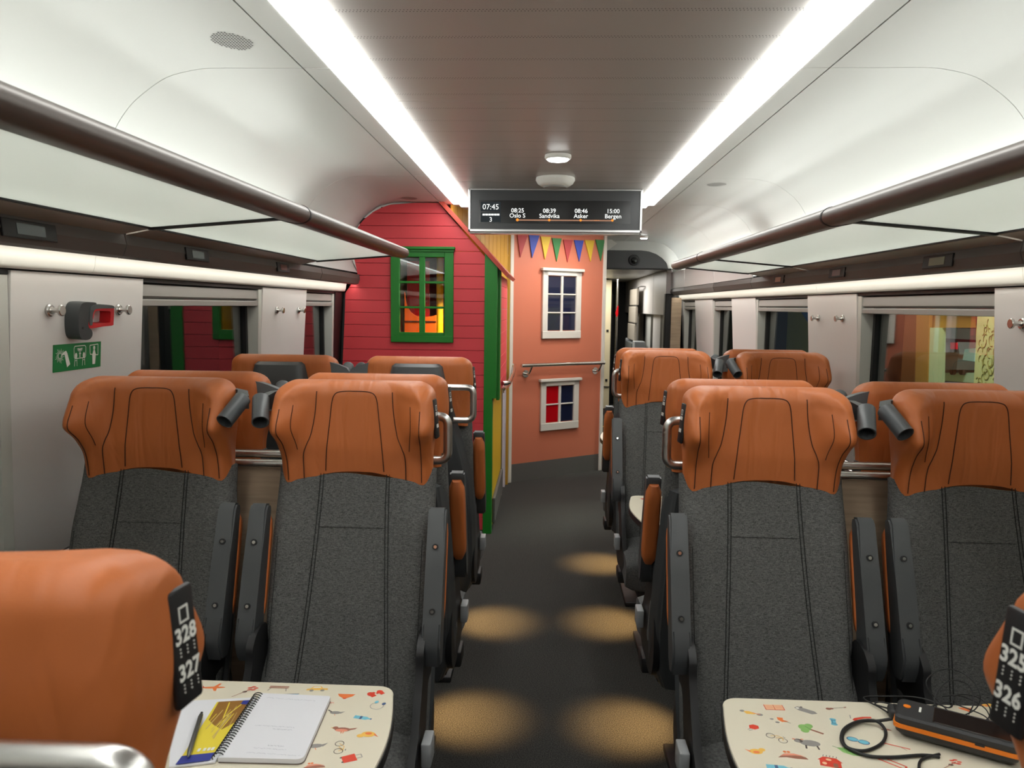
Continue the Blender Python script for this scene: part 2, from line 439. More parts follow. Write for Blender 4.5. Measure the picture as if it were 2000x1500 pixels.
# ================================================================== LUGGAGE RACKS
def rack(s):
    nm = 'left' if s < 0 else 'right'
    t = thing('luggage_rack', 'overhead luggage rack with bronze rail and frosted glass shelf along the %s wall' % nm, 'luggage rack', (0, 0, 0), 0)
    cutsr = [Y0, .02, 2.165, 3.74] if s < 0 else [Y0, .02, 2.13, 3.83, 4.62]
    prof = catmull([(.722, 1.772), (.700, 1.76), (.696, 1.742), (.706, 1.728), (.730, 1.722), (.775, 1.729), (.795, 1.742), (.790, 1.756), (.758, 1.768)], 5)
    for k, (a, b) in enumerate(zip(cutsr[:-1], cutsr[1:])):
        last = k == len(cutsr)-2
        m = MB(); cx, cz = .738, 1.746
        rings = []
        seg = [(a+.002, 1), (b-.002, 1)] if not last else [(a+.002, 1), (b-.03, 1), (b-.015, .93), (b-.004, .7), (b, .3)]
        for yy, q in seg: rings.append([(s*(cx+(x-cx)*q), yy, cz+(z-cz)*q) for x, z in prof])
        m.loft(rings); m.build('front_rail', RACK, t, smooth=40)
        if k:
            m = MB(); m.loft([[(s*(cx+(x-cx)*1.03), yy, cz+(z-cz)*1.06) for x, z in prof] for yy in (a-.012, a-.003)]); m.build('rail_joint', PLB, t)
    # glass shelves with dark cross bars and a rear lip
    def sz(x): return 1.738 - (x-.78)*(.030/.37)
    for k, (a, b) in enumerate(zip(cutsr[:-1], cutsr[1:])):
        bb = b if k < len(cutsr)-2 else b+.02
        m = MB(); m.prism([(s*.785, sz(.785)), (s*1.15, sz(1.15)), (s*1.15, sz(1.15)+.006), (s*.785, sz(.785)+.006)], a+.014, bb-.014); m.build('glass_shelf', FROST, t)
        m = MB(); m.prism([(s*.78, sz(.78)-.006), (s*1.16, sz(1.16)-.006), (s*1.16, sz(1.16)+.016), (s*.78, sz(.78)+.016)], bb-.012, bb+.012); m.build('cross_bar', PLB, t)
        m = MB(); m.prism([(s*1.152, sz(1.15)-.004), (s*1.158, sz(1.15)-.004), (s*1.158, sz(1.15)+.01), (s*1.152, sz(1.15)+.01)], a, bb); m.build('rear_bar', PLB, t)
    for k, (a, b) in enumerate(zip(cutsr[:-1], cutsr[1:])):
        m = MB(); m.prism([(s*1.16, 1.703), (s*1.236, 1.688), (s*1.236, 1.694), (s*1.16, 1.712)], a+.01, (b if k < len(cutsr)-2 else b+.02)-.01)
        m.build('rear_lip', LIP, t)
    # led profile on the shelf's back edge, shining up on the curved ceiling
    m = MB(); m.prism([(s*1.236, 1.70), (s*1.244, 1.70), (s*1.252, 1.86), (s*1.244, 1.86)], Y0, 3.72 if s < 0 else 4.58); m.build('led_upstand', TRIMW, t)
    m = MB(); m.prism([(s*1.215, 1.855), (s*1.243, 1.862), (s*1.240, 1.874), (s*1.213, 1.866)], Y0, 3.72 if s < 0 else 4.58); m.build('led_profile', EMC, t)
    return t
rack(-1); rack(1)

# ---- fascia with seat displays
def fascia(s, cuts, grey_from=99):
    nm = 'left' if s < 0 else 'right'
    t = thing('fascia_board', 'dark fascia board under the %s luggage rack with small seat displays' % nm, 'fascia', (0, 0, 0))
    for a, b in zip(cuts[:-1], cuts[1:]):
        m = MB(); m.prism([(s*1.238, 1.688), (s*1.232, 1.66), (s*1.243, 1.628), (s*1.262, 1.622), (s*1.262, 1.692)], a+.003, b-.003)
        m.build('fascia_panel', FASC if a < grey_from else FASG, t, smooth=30)
        if a >= grey_from-.01 or s > 0 and a > 4.8:
            m = MB(); m.prism([(s*1.238, 1.692), (s*1.250, 1.692), (s*1.247, 1.855), (s*1.235, 1.855)], a+.003, b-.003); m.build('upper_panel', WHITE, t)
    if s > 0: m = MB(); m.prism([(1.262, 1.80), (1.28, 1.80), (1.28, 1.812), (1.262, 1.812)], 4.9, 7.7); m.build('cove_led', EMC2, t)
    m = MB(); m.prism([(s*1.262, 1.624), (s*1.285, 1.628), (s*1.285, 1.634), (s*1.262, 1.63)], cuts[0], cuts[-1]); m.build('led_profile', EMU, t)
    return t
fl_ = fascia(-1, [Y0, .0, 2.17, 4.10, 4.94]); fr_ = fascia(1, [Y0, .03, 2.14, 4.87, 5.95, 7.2, 8.1], 5.9)
DSP = mat('display glass', (92, 100, 104), .2, spec=.6)
def seat_display(s, y0, y1, label, lit=None):
    zc = 1.66; Y = (y0+y1)/2
    M = frame((s*1.2315, Y, zc), (0, -s*1.0, 0), (s*.1, 0, 1))
    t = thing('seat_display', label, 'display', M=M, group='seat displays in the fascia')
    h = .021; w = (y1-y0)/2
    m = MB(); m.bbox(-w, w, -h, h, -.004, .003, .002, 2); m.build('bezel', PLB, t)
    m = MB(); m.box(-w*.52, w*.52, -h*.6, h*.6, .003, .0042); m.build('screen', lit or DSP, t)
DSR = mat('red display', (96, 30, 32), .3); DSO = mat('orange display', (150, 92, 62), .3); DSY = mat('olive display', (110, 104, 72), .3)
seat_display(-1, 1.66, 1.85, 'nearest dark seat display in the left fascia')
seat_display(-1, 2.53, 2.70, 'second dark seat display in the left fascia above the window')
seat_display(-1, 3.40, 3.56, 'small dark red seat display at the far end of the left fascia', DSR)
seat_display(1, 2.48, 2.67, 'olive seat display nearest on the right fascia', DSY)
seat_display(1, 3.35, 3.53, 'dark red seat display on the right fascia', DSR)
seat_display(1, 4.19, 4.38, 'orange seat display farthest on the right fascia', DSO)

# ================================================================== SEATS
PIV = (.262, .66)
TILT = math.radians(16)
def hd_par(z):
    up = z > 1.2
    b = math.exp(-((z-1.2)/(.095 if up else .068))**2)
    yc = .104-.05*(z-1.05); yr = .004 + .03*max(0, 1.22-z)
    hw = .197+.010*b
    if z > 1.266: hw -= .034*(1-math.sqrt(max(0, 1-((z-1.266)/.036)**2)))
    yc -= .008*max(0, (1.12-z)/.07)
    return hw, yr, yc, .078*b
def hd_ctrl(z):
    hw, yr, yc, w = hd_par(min(z, 1.265)); hw = hd_par(z)[0]; yf = yc+w; e = max(.0, min(1, w/.078))
    P = [(0, yr), (.5*hw, yr+.002), (.88*hw, yr+.008), (.99*hw, yr+.034), (hw+.002*e, (yr+yf)/2), (hw-.004*e, yf-.022), (hw-.018-.006*e, yf+.0),
            (hw-.045, yf-.024*e), (hw-.07, yc+.35*w), (hw-.095, yc+.05*w), (.4*hw, yc+.0), (0, yc-.002)]
    if z > 1.265:
        q = math.sqrt(max(0, 1-((z-1.265)/.037)**2)); mid = (yc+yr)/2; P = [(x*(.93+.07*q), mid+(y-mid)*q) for x, y in P]
    return P
NS = 5
def hd_section(z):
    h = hd_ctrl(z); full = h + [(-x, y) for x, y in h[-2:0:-1]]
    return catmull(full, NS)
def front_y(x, z):
    s = hd_section(z); s = s[7*NS:11*NS+1]; x = abs(x)
    best = s[-1][1]
    for (x0, y0), (x1, y1) in zip(s[:-1], s[1:]):
        lo, hi = sorted((x0, x1))
        if lo <= x <= hi: return y0+(y1-y0)*((x-x0)/(x1-x0) if x1 != x0 else 0)
    return best
ZB = lambda x: 1.026 + .034*math.exp(-(abs(x)/.125)**3)
def htop(x, y, z):
    if z < 1.12: return ZB(x)+(z-1.0)/(.12)*(1.12-ZB(x))
    k = min(1, max(0, (z-1.14)/.10)); return z - k*(.07*max(0, y) + .30*max(0, y-.10))
def headrest_mesh():
    zs = []
    k = 26
    for i in range(k): zs.append(1.0+(1.265-1.0)*i/(k-1))
    for i in range(1, 9): zs.append(1.265+.036*math.sin(i/8*PI/2*.985))
    rings = []
    for z in zs:
        r = []
        for x, y in hd_section(z):
            zz = htop(x, y, z)
            r.append((x, y, zz))
        rings.append(r)
    m = MB(); m.loft(rings); return m
def seam_on_head(m, pts, r=.0013):
    path = [(x, front_y(x, z)+.0006, (htop(x, front_y(x, z), z) if z > 1.12 else z)) for x, z in catmull(pts, 5, False)]
    m.tube(path, r, 5)
def headrest_seams():
    m = MB()
    for s in (1, -1):
        seam_on_head(m, [(s*.076, 1.062), (s*.072, 1.12), (s*.064, 1.2), (s*.059, 1.25), (s*.052, 1.27), (s*.04, 1.277), (s*.02, 1.279), (0, 1.279)])
        seam_on_head(m, [(s*.098, 1.278), (s*.102, 1.22), (s*.112, 1.16), (s*.124, 1.128), (s*.132, 1.10), (s*.133, 1.04)])
        path = []
        for i in range(22):                   # wing tip seam
            z = 1.035+(1.255-1.035)*i/21; sec = hd_section(z); q = sec[6*NS+1]
            path.append((s*q[0], q[1]+.0008, htop(q[0], q[1], z) if z > 1.12 else z))
        m.tube(path, .0012, 5)
        path = []
        for i in range(12):
            z = 1.12+(1.255-1.12)*i/11; sec = hd_section(z); q = sec[7*NS+2]
            path.append((s*q[0], q[1]+.0008, htop(q[0], q[1], z) if z > 1.12 else z))
        m.tube(path, .0010, 5)
    return m
def bk(z): return .288-.325*(z-.45) - .010*math.sin(max(0, min(1, (z-.45)/.6))*PI)
def back_mesh():
    rings = []
    for i in range(24):
        z = .42+(1.066-.42)*i/23; f = bk(z); hw = .207-.012*math.exp(-((z-.63)/.04)**2)+(.008 if z < .58 else 0)
        th = .085 if z < .95 else .085-.03*(z-.95)/.12
        g = max(0, min(1, (1.03-z)/.12)); f -= .0015*(1-g); h = [(0, f), (.07, f+.0), (.12, f+.006*g), (.165, f+.024*g-.004*(1-g)), (hw-.012, f+.014*g-.012*(1-g)), (hw, f-.02-.01*(1-g)), (hw-.004, f-th+.02), (hw-.03, f-th), (.1, f-th), (0, f-th)]
        rings.append([(x, y, z) for x, y in catmull(h + [(-x, y) for x, y in h[-2:0:-1]], 4)])
    m = MB(); m.loft(rings); return m
def back_seams():
    m = MB()
    def yy(x, z):
        x = abs(x); f = bk(z)
        g = max(0, min(1, (1.03-z)/.12)); return f + g*(.0 if x < .07 else (.006*(x-.07)/.05 if x < .12 else .006+.018*(x-.12)/.045 if x < .165 else .024)) + .0012
    for s in (1, -1):
        for d in (0, .008):
            m.tube([(s*(.082+d+.035*(max(0, 1.05-z)/.6)**1.5), yy(.082+d+.035*(max(0, 1.05-z)/.6)**1.5, z), z) for z in [1.06-.6*i/14 for i in range(15)]], .001, 4)
        m.tube([(s*.185, bk(z)+.0205, z) for z in [.90-.45*i/14 for i in range(15)]], .001, 4)
    m.tube([(-.085+.17*i/6, bk(.92)+.0012, .92) for i in range(7)], .0006, 4)
    return m
def cushion_mesh():
    rings = []
    for i in range(15):
        t = i/14; x = -.212+.424*t
        e = 1-abs(2*t-1)**8*.25
        h = [(.22, .43), (.24, .462), (.40, .462), (.50, .468), (.56, .462), (.595, .44), (.60, .405), (.585, .345), (.56, .305), (.45, .33), (.3, .345)]
        rings.append([(x, .45+(y-.45)*(.9+.1*e), .39+(z-.39)*e) for y, z in catmull(h, 4)])
    m = MB(); m.loft(rings); return m
def shell_mesh(full):
    if full: tab = [(1.272, .080, -.018), (1.262, .092, -.038), (1.2, .105, -.052), (1.1, .130, -.05), (1.0, .158, -.035), (.9, .180, -.012), (.8, .198, .01), (.65, .207, .05), (.5, .207, .09), (.36, .2, .12), (.30, .18, .15)]
    else: tab = [(.985, .17, .02), (.97, .19, .005), (.9, .198, .015), (.8, .203, .035), (.65, .207, .075), (.5, .207, .115), (.36, .2, .14), (.30, .18, .16)]
    rings = []
    for z, w, y in tab:
        f = bk(min(z, 1.03))-.05 if z < 1.0 else .02
        if z > 1.26: f = .012
        f = max(f, y+.015)
        h = [(0, y), (w-.03, y), (w-.008, y+.012), (w, y+.03 if f > y+.04 else y+.01), (w-.002, f), (0, f)]
        rings.append([(x, yy, z) for x, yy in catmull(h + [(-x, q) for x, q in h[-2:0:-1]], 3)])
    m = MB(); m.loft(rings); return m
def arm_pts(y, z, a=TILT):                   # tilt about the pivot
    dy, dz = y-PIV[0], z-PIV[1]
    return (PIV[0]+dy*math.cos(a)-dz*math.sin(a), PIV[1]+dy*math.sin(a)+dz*math.cos(a))
MESH = {}
def zmap(z): return 1.5-.95*(1.5-z) if z > .3 else z*1.2
def part(key, name, maker, m, parent, smooth=45, mirror=False):
    """the mesh is made once and shared by every copy of the part"""
    if key not in MESH:
        mb = maker(); mb.v = [(x*.965, y*.95, zmap(z)) for x, y, z in mb.v] if not key.startswith(('plate', 'print', 'lever')) else mb.v
        if mirror: mb.v = [(-x, y, z) for x, y, z in mb.v]
        o = mb.build(name, m, parent, smooth); MESH[key] = o.data; return o
    o = bpy.data.objects.new(name, MESH[key]); COL.objects.link(o); o.parent = parent; return o
def armrest_meshes(raised):
    a = TILT if raised else math.radians(-88)
    def bar():
        out = [(.335, .645), (.345, .67), (.336, .72), (.328, .85), (.318, .985), (.308, 1.002), (.288, 1.003), (.280, .99), (.278, .85), (.276, .70), (.272, .65), (.285, .622), (.315, .618)]; out = [(y-.048, z) for y, z in out]
        out = [arm_pts(y, z, a) for y, z in out]
        bm = bmesh.new(); n = len(out)
        A = [bm.verts.new((-.0225, y, z)) for y, z in out]; B = [bm.verts.new((.0225, y, z)) for y, z in out]
        bm.faces.new(A[::-1]); bm.faces.new(B)
        for i in range(n): bm.faces.new((A[i], A[(i+1) % n], B[(i+1) % n], B[i]))
        bmesh.ops.bevel(bm, geom=[e for e in bm.edges if abs(e.verts[0].co.x-e.verts[1].co.x) < 1e-6], offset=.005, segments=2, affect='EDGES')
        bm.verts.index_update(); m = MB(); m.add([v.co[:] for v in bm.verts], [[v.index for v in f.verts] for f in bm.faces]); bm.free(); return m
    def pad():
        rings = []
        for i in range(13):
            t = i/12; z = .705+(.985-.705)*t; e = max(.55, math.sqrt(max(.02, 1-abs(2*t-1)**10)))
            th = .036*e
            q = .235; h = [(-.021*e, q), (-.023*e, q-th*.5), (-.015*e, q-th), (.015*e, q-th), (.023*e, q-th*.5), (.021*e, q)]
            rings.append([(x, *arm_pts(y, z, a)) for x, y in catmull(h, 3)])
        m = MB(); m.loft(rings); return m
    def hub():
        m = MB(); m.disc((-.03, PIV[0], PIV[1]), (1, 0, 0), .034, .012, 20); return m
    def screws(z=.75):
        m = MB()
        y0 = .288 if z < .8 else .278
        p = arm_pts(y0, z, a); q = arm_pts(y0+.004, z, a); d = Vector((0, q[0]-p[0], q[1]-p[1]))
        m.cur = 0; m.disc((0, *arm_pts(y0-.003, z, a)), d, .0075, .0048, 14)
        m.cur = 1; m.disc((0, *p), d, .0042, .0028, 10)
        return m
    return bar, pad, hub, screws
def side_frame():
    m = MB(); pts = catmull([(.25, .68), (.31, .70), (.355, .67), (.365, .62), (.44, .50), (.52, .44), (.54, .40), (.46, .345), (.36, .325), (.24, .33), (.18, .40), (.19, .52)], 3)
    m.prism([(y-.045, z) for y, z in pts], -.009, .009, 'x'); return m
def pedestal():
    m = MB(); m.bbox(-.05, .05, .16, .42, 0, .33, .01); m.bbox(-.19, .19, .2, .5, .30, .345, .008); m.bbox(-.12, .12, .12, .46, 0, .02, .004)
    m.bbox(.185, .225, .30, .40, .285, .335, .006); m.bbox(-.225, -.185, .30, .40, .285, .335, .006); return m
def handle_mesh(hy, yin, hx):
    m = MB()
    pts = fillet([(.075, yin, 1.187), (.10, hy, 1.187), (hx, hy, 1.188), (hx, hy, 1.062), (.13, hy, 1.062), (.11, yin, 1.062)], .028, 7)
    m.tube(pts, .0125, 16); return m
def lamp_meshes():
    # holder on the headrest's inner side: a flat arm and an open tube pointing down beside the wing
    a = Vector((.240, .105, 1.245)); b = Vector((.220, .165, 1.198)); d = (b-a).normalized()
    def tube_():
        m = MB(); r = .0215; seg = 22
        u = d.orthogonal().normalized(); w = d.cross(u)
        A = a-d*.012
        ring = lambda c, rr: [c+(u*math.cos(2*PI*k/seg)+w*math.sin(2*PI*k/seg))*rr for k in range(seg)]
        m.loft([ring(A, r*.55), ring(A+d*.001, r*.85), ring(A+d*.004, r), ring(b, r), ring(b, r*.86), ring(a+d*.01, r*.82)]); return m
    def arm():
        m = MB()
        m.loft([[(.182, .03, 1.215), (.182, .03, 1.268), (.196, .02, 1.268), (.196, .02, 1.215)],
                [(.212, .055, 1.218), (.212, .055, 1.268), (.235, .045, 1.265), (.235, .045, 1.215)],
                [(.228, .10, 1.222), (.228, .10, 1.256), (.256, .092, 1.256), (.256, .092, 1.222)]])
        return m
    return tube_, arm
def tab_mesh():
    m = MB(); pts = [(.15, 1.19), (.15, 1.275), (.19, 1.272), (.225, 1.262), (.255, 1.25), (.268, 1.232), (.268, 1.20), (.24, 1.185)]
    m.prism(pts, .02, .045, 'y'); return m
def plate_mesh():
    m = MB(); m.bbox(-.0165, .0165, -.049, .049, 0, .007, .0035, 2); return m

def plate_print(nums):
    m = MB()
    for k in range(4):                      # the little window symbol
        a = [(-.006, .032, .012, .0018), (-.006, .020, .012, .0018), (-.006, .020, .0018, .0135), (.0045, .020, .0018, .0135)][k]
        m.box(a[0], a[0]+a[2], a[1], a[1]+a[3], .007, .0074)
    if nums:
        for s_, yy in zip(nums, (.0045, -.0255)):
            text(m, s_, .0185, 0, yy, .0074, bold=.035, res=2)
            for i in range(9):
                x = -.009+.009*(i % 3)+.0; z = yy-.005-.003*(i//3)
                m.box(x, x+.0012, z, z+.0012, .007, .0074)
    else:
        for yy in (.008, -.022):
            for i in range(3): m.box(-.009+.0065*i, -.0045+.0065*i, yy, yy+.009, .007, .0074)
    return m

def seat(x, y, back, a, label, aisle, group, full=False, raised=True, nums=None, hy=-.045, handle=True, hx=.221):
    """back: the seat faces away from the camera; a: world side (+1/-1) on which the aisle lies"""
    t = thing('train_seat', label, 'seat', (x, y, 0), 0 if back else PI, group)
    la = a if back else -a                    # aisle side in the seat's own frame
    b = part('back', 'backrest', back_mesh, FAB, t); part('bseam', 'stitching', back_seams, SEAMG, b, 0)
    h = part('head', 'headrest', headrest_mesh, LEA, t, 80); part('hseam', 'piping', headrest_seams, SEAM, h, 0)
    part('cush', 'seat_cushion', cushion_mesh, FABC, t)
    part('shell%d' % full, 'back_shell', lambda: shell_mesh(full), PLA, t)
    ped = part('ped', 'pedestal', pedestal, PLB, t)
    for s in (-1, 1):
        if not aisle and s != la: continue
        k = ('r' if raised else 'd'); bar, pad, hub, scr = armrest_meshes(raised)
        o = part('arm'+k, 'armrest', bar, PLA, t); o.location.x = s*.218
        part('pad'+k, 'armrest_pad', pad, LEA, o); [part('scr'+k+str(z_), 'screw', (lambda z_=z_: scr(z_)), [PLB, CHR], o, 0) for z_ in (.75, .905)]
        hb = part('hub%d' % s, 'hinge', hub, PLB, o, mirror=s < 0)
        f = part('side', 'side_frame', side_frame, PLB, t); f.location.x = s*.197
    if aisle:
        o = part('lever', 'recline_lever', lambda: MB().bbox(-.011, .011, -.03, .03, -.028, .028, .003), LEV, t); o.location = (la*.222, .34, .51)
        if handle: 
            part('handle%d_%g_%g' % (la, hy, hx), 'grab_handle', lambda: handle_mesh(hy, .01, hx), ALU, t, 50, mirror=la < 0)
        # the lettering must read left to right seen from outside: x axis = up cross outward normal
        nrm = Vector((la, -.16 if back else .10, 0)).normalized(); o_ = Vector((la*.1985, .094 if back else .085, 1.219))
        M = frame(o_, Vector((0, 0, 1)).cross(nrm), (-la*.09, 0, 1))
        p = part('plate', 'number_plate', plate_mesh, PLB, t, 30); p.matrix_local = M
        pr = part('print%s' % (nums,), 'plate_lettering', lambda: plate_print(nums), TXT, p, 0)
    ls = -la if aisle else la                  # the lamp hangs on the side of the neighbouring seat
    tb, ar = lamp_meshes(); part('rltube%d' % ls, 'reading_lamp', tb, PLA, t, 50, mirror=ls < 0)
    if back: part('tab%d' % ls, 'lamp_bracket', tab_mesh, PLG, t, 30, mirror=ls < 0)
    else: part('rlarm%d' % ls, 'lamp_bracket', ar, PLA, t, 30, mirror=ls < 0)
    return t

XI, XO = .505, 1.018
YA, YB, YC, YR, YD, YN = 1.96, 2.065, 2.80, 3.53, 3.64, .52
G1, G2 = 'train seats facing the camera', 'train seats seen from behind'
seat(-XI, YA, False, 1, 'tan and charcoal aisle seat facing the camera behind the notebook table', True, G1, handle=False)
seat(-XO, YA, False, 1, 'tan and charcoal window seat facing the camera beside the emergency hammer wall', False, G1)
seat(XI, YA, False, -1, 'tan and charcoal aisle seat facing the camera, nearest on the right of the aisle', True, G1, handle=False)
seat(XO, YA, False, -1, 'tan and charcoal window seat facing the camera at the right edge behind the terminal', False, G1)
seat(-XI, YB, True, 1, 'aisle seat seen from behind, back to back with the near left aisle seat', True, G2, hy=-.04)
seat(-XO, YB, True, 1, 'window seat seen from behind, back to back with the near left window seat', False, G2)
seat(XI, YB, True, -1, 'aisle seat seen from behind, back to back with the near right aisle seat', True, G2, hy=-.04)
seat(XO, YB, True, -1, 'window seat seen from behind, back to back with the near right window seat', False, G2)
seat(-XI, YC, True, 1, 'aisle seat with grey back shell in front of the red playhouse wall', True, G2, full=True)
seat(-XO, YC, True, 1, 'window seat with grey back shell in front of the red playhouse wall', False, G2, full=True)
seat(XI, YR, False, -1, 'far aisle seat facing the camera on the right behind the small table corner', True, G1, handle=False)
seat(XO, YR, False, -1, 'far window seat facing the camera on the right under the coat hooks', False, G1)
seat(XI, YD, True, -1, 'farthest right aisle seat, its headrest just above the seat in front of it', True, G2, hy=-.04)
seat(XO, YD, True, -1, 'farthest right window seat, its headrest just above the seat in front of it', False, G2)
seat(-.53, .50, True, 1, 'nearest left seat seen from behind with number plate 328 327', True, G2, raised=False, nums=('328', '327'), hx=.248)
seat(.54, .50, True, -1, 'nearest right seat seen from behind with number plate 325 326', True, G2, raised=False, nums=('325', '326'), hx=.256)

# wooden dividers with aluminium rails between the back-to-back seats
def divider(s, yc, label):
    t = thing('seat_divider', label, 'divider', (s*.752, yc, 0), 0, 'wooden dividers between back-to-back seats')
    m = MB(); m.bbox(-.14, .14, -.008, .008, 0.0, 1.063, .002, 1); m.build('panel', WOOD, t)
    for dy, z in ((-.028, 1.075), (.024, 1.09)):
        m = MB(); m.tube([(-.15, dy, z), (.15, dy, z)], .011, 14); m.build('rail', ALU, t, smooth=60)
divider(-1, 2.012, 'oak divider with aluminium rails between the near left seats')
divider(1, 2.012, 'oak divider with aluminium rails between the near right seats')
divider(1, 3.585, 'oak divider between the far right seats')

# ================================================================== TABLES
IC = {}
def imat(n, c):
    if n not in IC: IC[n] = mat('print ' + n, c, .4)
    return n
for n_, c_ in dict(red=(222, 72, 52), orange=(240, 128, 70), yellow=(240, 190, 90), blue=(120, 196, 216), navy=(70, 96, 140), green=(142, 190, 110), dgreen=(96, 140, 80),
                   grey=(150, 146, 142), brown=(160, 104, 84), pink=(232, 150, 124), white=(240, 236, 226), peach=(244, 190, 150), dark=(88, 78, 74)).items(): imat(n_, c_)
INAMES = list(IC); IMATS = [IC[k] for k in INAMES]
def ell(cx, cy, rx_, ry_, n=14, a0=0, a1=2*PI): return [(cx+rx_*math.cos(a0+(a1-a0)*i/n), cy+ry_*math.sin(a0+(a1-a0)*i/n)) for i in range(n if a1-a0 > 6.2 else n+1)]
def ring_(cx, cy, r, w=.06, n=16):
    out = []
    for i in range(n):
        a, b = 2*PI*i/n, 2*PI*(i+1)/n
        out.append([(cx+r*math.cos(a), cy+r*math.sin(a)), (cx+r*math.cos(b), cy+r*math.sin(b)), (cx+(r-w)*math.cos(b), cy+(r-w)*math.sin(b)), (cx+(r-w)*math.cos(a), cy+(r-w)*math.sin(a))])
    return out
def ln(x0, y0, x1, y1, w=.06):
    dx, dy = x1-x0, y1-y0; l = math.hypot(dx, dy); px, py = -dy/l*w/2, dx/l*w/2
    return [(x0+px, y0+py), (x1+px, y1+py), (x1-px, y1-py), (x0-px, y0-py)]
